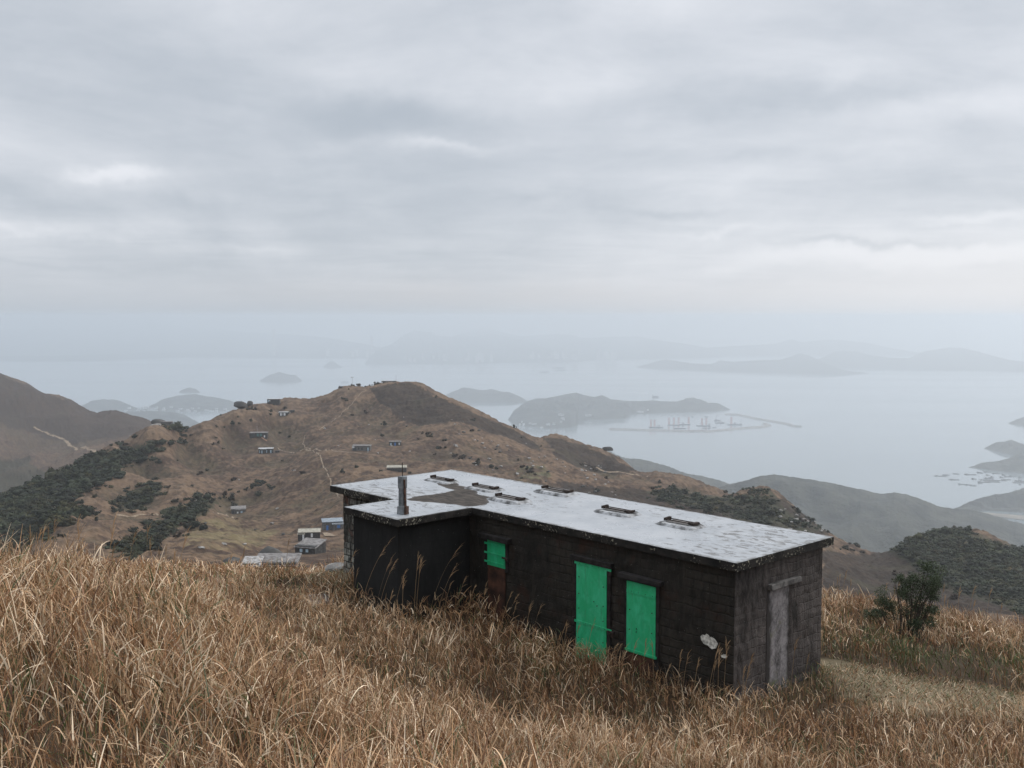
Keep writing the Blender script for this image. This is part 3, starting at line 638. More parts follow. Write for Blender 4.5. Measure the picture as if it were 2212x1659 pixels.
# buildings on the islands
def shore_building(x, y, w_, h_, Y, label, group, mat='white_paint', name='building'):
    p_ = pt(x, y, Y); r = empty(name, (p_[0], p_[1], p_[2]-h_*.5))
    MB().box((0, 0, 0), (w_, w_*.6, h_*1.6)).build('wall', M[mat], r)
    MB().box((0, 0, h_*.8+1), (w_*1.06, w_*.66, 2)).build('roof', M['deck'], r)
    b_ = MB()
    for k in range(3): b_.box((0, -w_*.3-.15, -h_*.3+k*h_*.45), (w_*.85, .5, h_*.12))
    b_.build('window_band', M['glass_dark'], r)
    return tag(r, label, 'building', group)
o5 = lambda x, y: (932.6+x*.2976, 658+y*.2976)
for i, (x, y, wp, hp) in enumerate([(640,868,14,18),(668,868,16,20),(655,848,8,10),(715,860,22,6),(745,866,30,5),(930,795,20,12),(948,799,22,9),(950,822,24,7),(955,832,20,6),(938,848,16,9),(845,866,26,8),(888,862,20,9),(800,890,22,8),(1138,803,46,5),(1500,775,26,9),(1525,778,22,7),(1568,762,12,6)]):
    px, py = o5(x, y); Yb = on_island(1, px, py)-25
    wm = wp*.2976/F*Yb; hm = hp*.2976/F*Yb
    shore_building(px, py, float(wm), float(hm)*.9, float(Yb), 'small white building on the wooded island behind the breakwaters', 'white buildings on the wooded island', 'bright_white')
for i in range(46):
    px = random.uniform(268, 515) if i > 12 else random.uniform(268, 345); py = (887 if px < 400 else 888)-random.random()**2*8
    Yb = SEA/ut(px, 889.5)[1]
    shore_building(px, py, random.uniform(14, 30), random.uniform(7, 14), on_island(4, px, py)-15 if px > 345 else float(Yb)-5, 'pale house in the waterfront village on the low island at the left', 'village houses on the low island')
for i in range(70):
    px = random.choice([random.uniform(870, 1110), random.uniform(1140, 1250), random.uniform(1290, 1330), random.uniform(700, 830)]); yb = 785 if px < 1110 else 781
    if px < 860: yb = 776
    Yb = SEA/ut(px, yb)[1]+random.uniform(0, 500); hh = random.uniform(60, 170); p_ = pt(px, yb, float(Yb))
    r = empty('tower_block', (p_[0], p_[1], SEA+random.uniform(0, 60)))
    MB().box((0, 0, hh/2), (random.uniform(30, 60), 30, hh)).build('wall', M['tower'], r); MB().box((0, 0, hh+4), (16, 12, 8)).build('roof', M['tower'], r)
    tag(r, 'faint tower block in the haze along the far shore', 'tower', 'tower blocks along the far shore')
for px, yt, yb, w_, lab in ((592,712,765,55,'very tall lone skyscraper fading in the haze on the far left shore'),(803,727,770,48,'tall pointed skyscraper at the left foot of the far mountain')):
    Yb = float(SEA/ut(px, 771)[1]); top = float(ut(px, yt)[1]*Yb); p_ = pt(px, yb, Yb); r = empty('skyscraper', (p_[0], p_[1], SEA))
    MB().box((0, 0, (top-SEA)/2), (w_, w_, top-SEA), taper=.85).build('tower', M['tower'], r); MB().box((0, 0, top-SEA+6), (w_*.6, w_*.6, 14)).build('crown', M['tower'], r)
    tag(r, lab, 'skyscraper')

# ------------------------------------------------------------------ rocks, bushes, woods
def ico(n=2):
    import bmesh
    bm = bmesh.new(); bmesh.ops.create_icosphere(bm, subdivisions=n, radius=1); V = np.array([v.co[:] for v in bm.verts]); Fc = np.array([[v.index for v in f.verts] for f in bm.faces]); bm.free(); return V, Fc
IV2, IF2 = ico(2); IV3, IF3 = ico(3)
def rock_mesh(seed, mat, flat=.6):
    r_ = np.random.default_rng(seed); V = IV3.copy()
    for k in range(9):
        n = r_.normal(size=3); n /= np.linalg.norm(n); d = r_.uniform(.45, .8); s_ = V@n; V -= np.outer(np.maximum(s_-d, 0), n)*.9
    V += r_.normal(0, .012, V.shape); V *= np.array([1.2, .85, flat])
    o = mesh_np('boulder', V, IF3, M[mat]); return o
def lump(seed, n_leaf=170, leaf=.16):
    """crown of a bush: many small leaf faces spread through an uneven volume round a few dark twig cores"""
    r_ = np.random.default_rng(seed); nl = r_.integers(5, 8); cs = r_.normal(0, .42, (nl, 3)); cs[:, 2] = np.abs(cs[:, 2])*.8+.25; rs = r_.uniform(.32, .55, nl)
    V = []; Fc = []; cc = []
    for c_, q in zip(cs, rs):
        b0 = sum(len(v) for v in V); nn = IV2*q*.72*(1+r_.normal(0, .10, (len(IV2), 1)))+c_; V.append(nn); Fc.append(IF2+b0); cc.append(np.full((len(nn), 3), .8))
    b0 = sum(len(v) for v in V); idx = r_.integers(0, nl, n_leaf); d = r_.normal(size=(n_leaf, 3)); d /= np.linalg.norm(d, axis=1)[:, None]
    c = cs[idx]+d*(rs[idx]*r_.uniform(.62, 1.12, n_leaf))[:, None]; c[:, 2] = np.maximum(c[:, 2], 0.02)
    a = r_.normal(size=(n_leaf, 3)); a /= np.linalg.norm(a, axis=1)[:, None]; b_ = np.cross(a, r_.normal(size=(n_leaf, 3))); b_ /= np.linalg.norm(b_, axis=1)[:, None]
    sz_ = r_.uniform(.6, 1.3, (n_leaf, 1))*leaf
    q = np.stack([c+a*sz_, c+b_*sz_*.8, c-a*sz_], 1).reshape(-1, 3); V.append(q); Fc.append(np.arange(n_leaf*3).reshape(-1, 3)+b0)
    cc.append(np.repeat(r_.uniform(.6, 1.6, n_leaf), 3)[:, None]*np.ones(3))
    return np.concatenate(V), np.concatenate(Fc), np.concatenate(cc)
GREEN = np.array([.017, .021, .011])
protos = []
for s_ in range(6):
    V, Fc, cc = lump(s_); e = empty('bush', (0, 0, -900)); mesh_np('crown', V, Fc, M['leafmass'], e, col=cc*GREEN*(1+.25*np.sin(s_*2.1))+np.array([.006, .0, .0])*(s_ % 3))
    st = MB()
    for k in range(4): an = k*1.6+s_; st.tube([(.08*math.cos(an), .08*math.sin(an), -.4), (.3*math.cos(an), .3*math.sin(an), .45)], [.05, .02], 4)
    st.build('stem', M['bark'], e); protos.append(e)
used = [False]*6
def bush(p_, r_, label, group, zs=.8):
    k = random.randrange(6)
    if not used[k]: e = protos[k]; used[k] = True
    else: e = copy_tree(protos[k])
    e.location = (float(p_[0]), float(p_[1]), float(p_[2])-.15*r_); s_ = r_*random.uniform(.85, 1.15); e.scale = (s_, s_, s_*zs); e.rotation_euler = (0, 0, random.uniform(0, 6.28))
    tag(e, label, 'bush', group); return e
o3 = lambda x, y: (x*.2645, 768+y*.2645)
o4 = lambda x, y: (494+x*.248, 768+y*.248)
o6 = lambda x, y: (1536+x*.3056, 713+y*.3056)
o9 = lambda x, y: (1646+x*.3386, 1097+y*.3386)
BU = [o3(*q) for q in [(910,740),(925,790),(985,745),(1010,725),(1105,670),(1120,668),(965,705),(785,810),(790,825),(825,805),(940,805),(1200,790),(1325,770),(1160,860),(1105,850),(1210,915),(1450,860),(1305,880),(1640,965),(1690,945),(1620,975),(1765,680),(1780,725),(1740,735),(1905,575),(1770,590),(1830,590),(1945,515),(2050,540),(1805,490),
   (1825,765),(1560,655),(1520,625),(1910,1020),(1870,1105),(1835,1140),(1745,1140),(1890,1180),(1830,1170),(1435,1195),(1440,1185),(1905,1225),(1740,1190),(1720,1205),(770,1160),(665,1210),(785,1350),(935,1280),(1460,1480),(1500,1370),(1530,1400),(1370,1090),(1385,1075),(500,1480),(395,1490),(1240,1310),(1475,1395),(1570,1070),(1945,1120)]]
BU += [o4(*q) for q in [(40,610),(95,605),(195,573),(20,1175),(30,1260),(45,1310),(185,470),(230,475),(370,490),(365,515),(395,435),(495,465),(465,925),(645,1028),(975,285),(1045,297),(1000,385),(1025,395),(1080,265),(1130,262),(1190,262),(1228,262),(1250,255),(1275,245),(1300,250),(1325,1010),(1810,365),(1875,750),(1890,745),(1835,810),(1820,815),(1890,810),(1970,880),(2030,900),(2045,885),(1800,865),(1690,680),(1740,690),(1750,705),(1650,730),(1360,605),(2130,570),(2165,950),(2150,935),(2110,890),(240,1140),(200,1155),(290,1125),(155,1170),(315,1115),(1195,505),(1075,525),(450,680),(530,715)]]
BU += [o5(*q) for q in [(85,990),(50,1045),(165,1100),(225,1120),(330,1155),(430,1185),(465,1195),(660,1185),(690,1200),(720,1215),(750,1240),(795,1030),(1265,1265),(300,845),(30,675),(600,895),(650,970),(1170,1190),(1190,1210),(1095,1165),(1080,1165),(2130,1362),(1755,1360),(1650,1295),(625,1135)]]
BU += [o6(*q) for q in [(290,1125),(330,1140),(270,1165),(105,1150),(1035,1465),(600,1330),(640,1350),(700,1370),(660,1395),(620,1290),(580,1260),(510,1300),(950,1540),(1000,1560),(1450,1425),(1480,1420),(1410,1440),(1775,1412),(1575,1415),(1830,1405)]]
BU += [o9(*q) for q in [(530,265),(600,190),(560,230),(640,290)]]
BU += [(random.uniform(700, 1150), random.uniform(900, 1040)) for _ in range(6)]+[(random.uniform(1750, 2200), random.uniform(1170, 1300)) for _ in range(12)]+[(random.uniform(1200, 1750), random.uniform(1050, 1110)) for _ in range(8)]
for x, y in BU:
    p_ = hit(x, y, 150, 1300); bush(p_, random.uniform(1.2, 3.0), 'small dark green bush on the dry brown hillside', 'bushes scattered over the brown hillside')
# dense woods in the gullies: one mass per wood
def wood(poly, Ymin, Ymax, n, rad, seed, extra=None):
    r_ = np.random.default_rng(seed); xs_ = [q[0] for q in poly]; ys_ = [q[1] for q in poly]; Vs, Fs, Cs = [], [], []; b0 = 0; cnt = 0
    base = [lump(100+k, 120, .2) for k in range(5)]
    for _ in range(n*4):
        if cnt >= n: break
        x, y = r_.uniform(min(xs_)-12, max(xs_)+12), r_.uniform(min(ys_)-6, max(ys_)+6)
        if not inpoly(np.array([x+r_.normal(0, 13)]), np.array([y+r_.normal(0, 6)]), poly)[0]: continue
        p_ = hit(x, y, Ymin, Ymax)
        if p_[1] > Ymax*.99 or p_[1] < Ymin*1.01: continue
        V, Fc, cc = base[r_.integers(5)]; s_ = rad*min(2.1, math.exp(r_.normal(-.1, .38))); an = r_.uniform(0, 6.28); ca, sa = math.cos(an), math.sin(an)
        Q = V*np.array([s_, s_*r_.uniform(.8, 1.3), s_*r_.uniform(.35, .85)]); Q = np.stack([Q[:, 0]*ca-Q[:, 1]*sa, Q[:, 0]*sa+Q[:, 1]*ca, Q[:, 2]-.2*s_], 1)+p_
        tint = GREEN*r_.uniform(.55, 2.1)+np.array([.020, .012, .002])*max(0, r_.normal(-.1, .7))
        Vs.append(Q); Fs.append(Fc+b0); Cs.append(cc*tint); b0 += len(V); cnt += 1
    o_ = mesh_np('woodland', np.concatenate(Vs), np.concatenate(Fs), M['leafmass'], col=np.concatenate(Cs)); return tag(o_, kind='stuff')
wood([(-10,1080),(40,1060),(79,1044),(120,1022),(159,1004),(190,992),(215,985),(250,985),(262,972),(300,968),(335,958),(320,980),(270,1000),(240,1015),(250,1022),(200,1050),(150,1075),(108,1098),(90,1130),(70,1150),(20,1165),(-10,1170)], 380, 860, 900, 4.3, 1)
wood([(108,1100),(130,1095),(185,1100),(215,1110),(180,1117),(130,1134),(100,1150),(60,1180),(-10,1185),(-10,1165)], 300, 700, 210, 3.5, 2)
wood([(245,1102),(262,1080),(290,1062),(330,1040),(350,1050),(345,1070),(300,1090),(262,1106)], 500, 800, 85, 3.3, 3)
wood([(300,1170),(310,1150),(345,1125),(395,1100),(420,1080),(440,1075),(470,1085),(460,1095),(420,1112),(395,1135),(350,1165),(320,1180)], 400, 760, 150, 3.3, 4)
wood([(250,1200),(270,1175),(310,1165),(330,1185),(300,1205)], 300, 600, 30, 3.5, 5)
wood([(350,925),(392,922),(400,945),(375,960),(355,945)], 700, 1000, 14, 4.5, 6)
wood([(1400,1060),(1480,1055),(1520,1062),(1590,1070),(1640,1060),(1660,1075),(1680,1110),(1640,1130),(1560,1110),(1480,1090),(1420,1085)], 550, 860, 260, 2.8, 7)
wood([(1650,1100),(1700,1100),(1760,1125),(1780,1145),(1740,1150),(1690,1130)], 550, 800, 30, 3.2, 8)
wood([(1920,1180),(1950,1160),(1985,1150),(2080,1146),(2100,1160),(2140,1175),(2180,1185),(2230,1190),(2230,1330),(2150,1290),(2060,1270),(2000,1230),(1960,1200)], 330, 740, 1250, 2.8, 9)
wood([(530,1050),(565,1040),(580,1046),(560,1058),(535,1062)], 560, 820, 8, 3.0, 10)
# boulders
rp = []
for s_, mt in ((1, 'rock'), (2, 'rock'), (3, 'rock_dark'), (4, 'rock')): rp.append(rock_mesh(s_, mt))
rused = [False]*4
def boulder(p_, r_, label, group, k=None, zs=1.0):
    k = random.randrange(4) if k is None else k
    if not rused[k]: e = rp[k]; rused[k] = True
    else: e = rp[k].copy(); C.objects.link(e)
    e.location = (float(p_[0]), float(p_[1]), float(p_[2])+.15*r_); e.scale = (r_, r_, r_*zs); e.rotation_euler = (random.uniform(-.2, .2), random.uniform(-.2, .2), random.uniform(0, 6.28))
    if e.get('label'): del e['label']
    return tag(e, label, 'boulder', group)
for _ in range(70):
    x = random.uniform(970, 1330); y = 870+(x-950)*.32+random.uniform(25, 110)
    boulder(hit(x, y, 500, 1100), random.uniform(.8, 1.9), 'pale boulder lying on the slope right of the hilltop', 'boulders on the slope right of the hilltop')
for _ in range(30):
    x = random.uniform(1680, 1790); y = 1075+(x-1680)*.55+random.uniform(8, 60)
    boulder(hit(x, y, 500, 900), random.uniform(.8, 1.9), 'grey boulder on the slope behind the right end of the cabin roof', 'boulders on the slope behind the cabin')
for _ in range(26):
    x = random.uniform(420, 900); y = random.uniform(1000, 1200) if x < 700 else random.uniform(900, 1000)
    boulder(hit(x, y, 250, 1000), random.uniform(.7, 1.6), 'small grey boulder in the dry grass of the middle slope', 'boulders in the grass of the middle slope')
boulder(pt(522, 879, 1020), 9, 'long dark rock outcrop on the skyline left of the ridge cabin', None, 2)
boulder(pt(539, 873, 1024), 4.5, 'round dark boulder on top of the outcrop, left of the ridge cabin', None, 2, 1.4)
boulder(pt(344, 914, 915), 6, 'domed dark rock rising behind the flat roofed hut on the left spur', None, 2, 1.1)
boulder(pt(338, 924, 905), 5, 'brown boulder in front of the flat roofed hut on the left spur', None, 0, 1.3)
boulder(pt(1312, 971, 1010), 5, 'overhanging dark boulder on the skyline of the right hand ridge', None, 2)
boulder(pt(585, 1206, 262), 4.6, 'big rounded boulder behind the ruined grey roofed cabin', None, 2, 1.2)
boulder(pt(500, 1217, 232), 2.2, 'dark boulder at the left end of the ruined grey roofed cabin', None, 2, 1.1)

# ------------------------------------------------------------------ far huts
def hut(x, y, Y, L_, D, H, label, wall='stone_wall', roof='roof_grey', rz=0., feats=(), annex=None, tilt=0., over=.35, pole=None, side=()):
    """x,y: picture place of the front foot of the hut at distance Y. feats: (position along the front -1..1, width, height, sill, material, kind)"""
    u_, _ = ut(x, y); X = float(u_*Y); z = float(z_mid(np.array([X]), np.array([float(Y)]))[0]); p_ = pt(x, y, Y); z = p_[2]
    r = empty('hill_cabin', (p_[0], Y, z), rz); b_ = MB().box((0, D/2, H/2-1.5), (L_, D, H+3))
    if annex:
        ax, al, ad, ah = annex; b_.box((ax*L_/2, -ad/2+.05, ah/2-1.5), (al, ad+.1, ah+3))
    b_.build('wall', M[wall], r)
    def slab(cx_, cy_, l_, d_, z_):
        b2 = MB(); s_ = math.tan(tilt); V = []
        for k in (0, .28):
            for a, c in ((-1, -1), (1, -1), (1, 1), (-1, 1)): V.append((cx_+a*l_/2, cy_+c*d_/2, z_+k+c*d_/2*s_))
        return b2.add(V, [(0, 3, 2, 1), (4, 5, 6, 7), (0, 1, 5, 4), (1, 2, 6, 5), (2, 3, 7, 6), (3, 0, 4, 7)])
    slab(0, D/2, L_+2*over, D+2*over, H).build('roof', M[roof], r)
    if annex: slab(ax*L_/2, -ad/2, al+2*over, ad+over, ah-.01-(D/2)*math.tan(tilt)).build('porch_roof', M[roof], r)
    for q in feats:
        fx, fw, fh, sill, mt, kd = q; yy = -.04
        if annex and abs(fx*L_/2-ax*L_/2) < al/2: yy = -ad-.04
        o_ = MB().box((fx*L_/2, yy, sill+fh/2), (fw, .12, fh)).build(kd, M[mt], r)
    for q in side:
        fy, fw, fh, sill, mt, kd = q; MB().box((-L_/2-.04, D/2+fy*D/2, sill+fh/2), (.12, fw, fh)).build(kd, M[mt], r)
    if pole: MB().tube([(pole*L_/2, D/2, H), (pole*L_/2, D/2, H+6)], .12, 4).build('mast', M['metal'], r)
    return tag(r, label, 'cabin', None)
W = ('white_paint', 'window'); 
hut(840, 830, 1078, 15.5, 5, 3.4, 'long low cabin with a thin white roof on top of the highest hill', 'stone_wall', 'roof_white', .05,
    ((-.3, 1.1, 2.0, .8, 'roof_cream', 'window'), (-.05, 1.3, 2.9, 0, 'roof_cream', 'door'), (.38, 1.2, 2.6, 0.2, 'roof_cream', 'door'), (-.9, .9, 1.8, .8, 'white_paint', 'window'), (-.62, .9, 1.3, 1, 'glass_dark', 'window')), pole=.95)
hut(590, 869, 1062, 12.5, 5, 3.2, 'low cabin with a white flat roof cut into the left skyline ridge', 'stone_wall', 'roof_white', -.05, ((-.8, .9, 2.2, .3, 'pale_blue', 'door'), (-.55, .9, 1.4, .9, 'white_paint', 'window')))
hut(612, 898, 1000, 8.5, 5, 3.3, 'small whitewashed cabin with a white roof below the skyline ridge', 'stone_wall', 'roof_white', .1, ((-.55, 1.5, 2.7, 0, 'white_paint', 'door'), (-.1, 1.0, 2.4, .2, 'metal', 'door'), (.3, 1.6, 2.6, .1, 'white_paint', 'window')))
hut(631, 894, 1006, 4.6, 4, 3.2, 'little dark gabled shed right of the whitewashed cabin', 'stone_wall', 'stone_wall', .2, ((-.9, 1.6, 1.8, .6, 'roof_cream', 'window'),), annex=(-1.1, 3.0, .6, 2.0))
hut(558, 945, 935, 15.5, 7, 4.2, 'dark stone cabin with a grey roof and an orange brown ramp below it', 'stone_wall', 'roof_grey', .06, ((.72, 1.2, 1.9, 0, 'white_paint', 'door'), (-.05, 1.8, 2.3, 1.2, 'teal_paint', 'window'), (.3, 1.8, 2.3, 1.2, 'teal_paint', 'window'), (-.55, 1.4, 2.3, 1.0, 'glass_dark', 'window')), annex=(-.72, 4.0, 1.5, 4.1), pole=-.2)
hut(574, 979, 880, 12, 6, 3.8, 'small stone cabin with a bright white roof and pale blue doors', 'stone_wall', 'roof_white', .12, ((.1, 1.3, 2.3, .3, 'pale_blue', 'door'), (.72, 1.2, 2.5, .2, 'pale_blue', 'window'), (-.5, .9, 2.6, 0, 'pale_blue', 'door'), (-.85, .6, 2.4, .2, 'pale_blue', 'window')), annex=(-.3, 4.5, 1.4, 3.6))
hut(780, 974, 800, 14, 6.5, 3.9, 'dark rough stone cabin with a flat grey roof in the middle of the slope', 'stone_lite', 'roof_grey', -.04, ((-.88, 1.8, 1.4, 2.2, 'white_paint', 'window'), (-.72, 2.6, 2.3, 0, 'glass_dark', 'door'), (.78, 1.0, 2.4, .2, 'pale_blue', 'door'), (-.28, 1.2, 1.6, 1, 'stone_wall', 'window'), (.1, 1.2, 1.8, .8, 'stone_wall', 'window')))
hut(853, 963, 835, 9.2, 5, 3.3, 'small stone cabin with a bright blue door, uphill of the rough stone cabin', 'stone_wall', 'roof_grey', 0, ((.05, 1.2, 2.6, 0, 'blue_paint', 'door'), (-.7, 1.1, 1.7, .7, 'pale_blue', 'window'), (.78, .9, 1.9, .7, 'white_paint', 'window')))
hut(857, 1022, 718, 13.5, 6.5, 4.0, 'stone cabin with a bright cream roof just behind the near cabin chimney', 'stone_wall', 'roof_cream', .08, ((.3, 1.0, 1.0, 1.2, 'stone_wall', 'window'),), tilt=R(7))
hut(515, 1112, 700, 9.5, 7.5, 4.2, 'grey cabin with a stepped pale roof beside the valley path', 'stone_lite', 'roof_grey', .25, ((.45, 1.2, 1.8, .9, 'pale_blue', 'window'), (-.1, 1.0, 1.2, 1.2, 'white_paint', 'window'), (-.75, 1.1, 2.7, 0, 'glass_dark', 'door')), annex=(.35, 6, 1.3, 3.9), tilt=R(5))
hut(719, 1146, 492, 9.5, 6, 4.4, 'cabin with a blue door and pale bluish roofs, half hidden by the near cabin', 'stone_lite', 'roof_bluish', .25, ((.55, 1.4, 1.4, 1.6, 'blue_paint', 'window'), (-.55, 1.0, 2.6, 0, 'blue_paint', 'door')), annex=(.5, 5, 2.4, 3.6), tilt=R(5))
hut(668, 1166, 462, 9.5, 5, 3.6, 'dark cabin with a white door and white window on the lower spur', 'stone_wall', 'roof_cream', .15, ((-.55, .8, 2.7, 0, 'white_paint', 'door'), (.25, .9, 1.7, 1.2, 'white_paint', 'window')), annex=(-.75, 2.8, .8, 3.0), tilt=R(6))
hut(659, 1198, 330, 7.2, 7.5, 2.8, 'ruined hut with a sagging brown and white roof above the grey roofed ruin', 'stone_wall', 'roof_grey', -.3, ((.2, .9, 1.0, .8, 'pale_blue', 'window'), (-.4, .9, 1.0, .8, 'pale_blue', 'window')), tilt=R(9), side=((.3, 1.0, 1.4, .8, 'teal_paint', 'window'), (-.3, 1.0, 1.4, .8, 'teal_paint', 'window')))
hut(594, 1241, 236, 9.6, 6.0, 2.6, 'large ruined stone cabin with a wide weathered grey roof, nearest on the spur', 'stone_wall', 'roof_grey', .03, ((.1, 1.4, .9, .9, 'glass_dark', 'window'), (-.5, 1.2, 1.0, .7, 'stone_lite', 'window')), tilt=R(12))
hut(541, 1240, 235, 3.8, 4.4, 2.3, 'low white patched wing at the left end of the large ruined cabin', 'stone_wall', 'roof_patch', .03, ((0., 1.0, .8, .8, 'glass_dark', 'window'),), tilt=R(12))
hut(357, 917, 912, 11, 5, 2.2, 'flat roofed stone hut tucked between dark rocks on the left spur', 'stone_lite', 'roof_grey', .1, ((.6, 1.0, 1.2, .3, 'stone_wall', 'window'),))
hut(595+4, 979, 884, 3.4, 3, 1.8, 'tiny dark outhouse right of the white roofed cabin with pale blue doors', 'stone_wall', 'stone_wall', .1, ((0., .8, 1.4, 0, 'glass_dark', 'door'),))
p_ = pt(566, 946, 933); r = empty('ramp', p_); b_ = MB()
for k in range(9): b_.box((k*.7, -k*.9, -.25*k+.3), (1.8, .8, .25), -.6)
b_.build('step', M['orange_rail'], r); tag(r, 'orange brown stepped ramp leading down from the dark stone cabin', 'ramp')
p_ = pt(761, 834, 1106); r = empty('mast', p_)
MB().tube([(0, 0, -1), (0, 0, 9.5)], .16, 5).build('pole', M['metal'], r); MB().box((0, 0, 9.7), (2.4, .3, .3)).box((-1, 0, 9.2), (.5, .4, 1)).box((1, 0, 9.2), (.5, .4, 1)).build('sensor_arm', M['metal'], r)
tag(r, 'thin grey weather mast with a crossbar on the hilltop', 'mast')

# ------------------------------------------------------------------ the near cabin
ZT = -5.0; ZG = -8.6
cab = empty('stone_cabin', (OXY[0], OXY[1], -8.15), th)      # local x runs along the front (away to the left), local y = -s
tag(cab, 'black stone cabin with a weathered white flat roof and green shutters, in the foreground', 'cabin')
zt = 3.15                                                     # roof top above the cabin's foot
def loc(l, s, z=0): return (l, -s, z)
# wall material factory: weathered black render over blocks
def wall_mat(name, dark, light, amt, patches=False, course=.2, brick=.42, bstr=.6, tint=None, vert=False, mort=.35, wobm=.07):
    m, t = new_mat(name); g = t.n('ShaderNodeTexCoord').outputs['Object']
    s_ = t.n('ShaderNodeSeparateXYZ'); t.l(g, s_.inputs[0]); cmb = t.n('ShaderNodeCombineXYZ')
    wob = t.m('MULTIPLY', t.m('SUBTRACT', t.noise(g, 2.2, 4, .65), .5), wobm)
    t.l(t.m('ADD', t.m('ADD', s_.outputs[0], s_.outputs[1]), t.m('MULTIPLY', wob, 1.3)), cmb.inputs[0]); t.l(t.m('ADD', s_.outputs[2], wob), cmb.inputs[1])
    br = t.n('ShaderNodeTexBrick', i={'Scale': 1.0, 'Mortar Size': .022, 'Mortar Smooth': .9, 'Bias': 0., 'Brick Width': brick, 'Row Height': course}); t.l(cmb.outputs[0], br.inputs['Vector'])
    br.inputs['Color1'].default_value = (.25, .25, .25, 1); br.inputs['Color2'].default_value = (1, 1, 1, 1); br.inputs['Mortar'].default_value = (0, 0, 0, 1)
    big = t.noise(t.mapping(g, (1, 1, .55)), .9, 6, .65, .3); fine = t.noise(t.mapping(g, (1, 1, .45)), 7, 7, .7); streak = t.noise(t.mapping(g, (6, 6, .6)), 1., 5, .6)
    k = t.m('ADD', t.m('MULTIPLY', big, .45), t.m('ADD', t.m('MULTIPLY', fine, .35), t.m('MULTIPLY', streak, .2)))
    c = t.mix(t.ss(k, .5-amt, .5+amt), dark, light)
    c = t.mix(t.m('MULTIPLY', t.m('MULTIPLY', br.outputs['Fac'], t.ss(big, .4, .6, .05, 1.)), mort), c, tuple(q*.6 for q in dark))
    if vert: c = t.mix(t.m('MULTIPLY', t.ss(t.m('ADD', t.m('MULTIPLY', streak, .5), t.m('MULTIPLY', fine, .5)), .47, .54), .9), c, (.012, .011, .009))
    if tint: c = t.mix(t.ss(t.noise(g, 1.3, 5, .6), .56, .72), c, tint)
    sp_ = t.noise(g, 26, 3, .5); c = t.mix(t.ss(sp_, .72, .76), c, (.22, .22, .2))
    hgt = t.m('ADD', t.m('MULTIPLY', t.m('MULTIPLY', br.outputs['Fac'], t.ss(big, .4, .6, .1, 1.)), -mort*2.2), t.m('ADD', t.m('MULTIPLY', fine, 1.2), t.m('MULTIPLY', t.noise(g, 3, 4), .9)))
    finish(t, c, .85, hgt, bstr, .05, .25); return m
Mw_front = wall_mat('wall_black', (.005, .0045, .004), (.042, .036, .028), .20, tint=(.035, .018, .012), bstr=1.0, mort=.28, wobm=.12)
Mw_porch = wall_mat('wall_black_smooth', (.004, .0042, .0045), (.020, .020, .019), .25, bstr=.3, mort=.1)
Mw_right = wall_mat('wall_weathered', (.008, .0065, .0055), (.100, .085, .078), .13, course=.2, brick=.40, bstr=1.0, tint=(.05, .042, .04), mort=.10, wobm=.2)
Mw_left = wall_mat('wall_painted_block', (.03, .026, .02), (.42, .42, .37), .09, course=.19, brick=.36, bstr=.9, tint=(.12, .055, .04), vert=True, mort=.9)
# roof slab (sides) with chipped edge
m, t = new_mat('slab_edge'); g = t.n('ShaderNodeTexCoord').outputs['Object']
c = t.mix(t.ss(t.noise(g, 3, 6, .6), .35, .7), (.006, .0055, .005), (.032, .028, .024))
ch = t.m('MULTIPLY', t.ss(t.noise(g, 18, 4, .6), .58, .62), t.ss(t.noise(g, 1.1, 3), .50, .58))
c = t.mix(t.m('MULTIPLY', ch, .8), c, (.38, .35, .27)); ch2 = t.ss(t.noise(t.mapping(g, (1, 1, 1), (0, 0, 0), (4, 4, 4)), 30, 2, .5), .745, .76); c = t.mix(ch2, c, (.4, .38, .33))
finish(t, c, .85, t.noise(g, 12, 6, .65), .6, .03, .25); Mslab = m
# roof top: grid with a 'bare' mask
RO = [(0, 0), (8.25, 0), (8.25, -2.4), (10.65, -2.4), (10.65, -.8), (13.8, -.8), (13.8, 3.9), (0, 3.75)]
def disp_to_loc(x, y, z=ZT):
    u_, t_ = ut(x, y); Y = z/t_; q = np.array([u_*Y, Y])-OXY; return float(q@eL), float(q@eS)
MB().prism([(l, -s_) for l, s_ in RO], zt-.175, zt).build('roof', Mslab, cab, bevel=.012)
roof = cab.children[-1] if cab.children else None
roof = [o_ for o_ in C.objects if o_.name == 'roof' and o_.parent == cab][0] if roof is None else roof
cell = .06; nl, ns = int(13.8/cell)+1, int(6.3/cell)+1
lg = np.linspace(0, 13.8, nl); sg = np.linspace(-2.4, 3.9, ns); LG, SG = np.meshgrid(lg, sg, indexing='ij')
ob = lambda x, y: (850+x*.2232, 1015+y*.2232)
bare_poly = [disp_to_loc(*ob(*q)) for q in [(125,282),(220,262),(300,247),(470,227),(580,200),(520,182),(450,150),(390,122),(310,108),(300,98),(440,98),(600,108),(640,145),(700,163),(820,188),(815,235),(870,255),(965,268),(930,310),(870,340),(740,358),(600,345),(440,325),(250,310),(150,295)]]
wx = fbm(LG*3, SG*3, 1, 3)*.12; wy = fbm(LG*3+40, SG*3, 1, 3)*.12
bare = inpoly(LG+wx, SG+wy, bare_poly).astype(float)
bs = bare.copy()
for _ in range(2): bs[1:-1, 1:-1] = (bs[1:-1, 1:-1]*2+bs[:-2, 1:-1]+bs[2:, 1:-1]+bs[1:-1, :-2]+bs[1:-1, 2:])/6
ZR = zt+.006+.004*(1-bs)+fbm(LG, SG, .8, 3)*.0015
inside = ((SG >= 0-1e-6) & (SG <= 3.75+LG*.0108)) | ((LG >= 8.25) & (LG <= 10.65) & (SG < 0)) | ((LG >= 10.65) & (SG >= -.8) & (SG < 0))
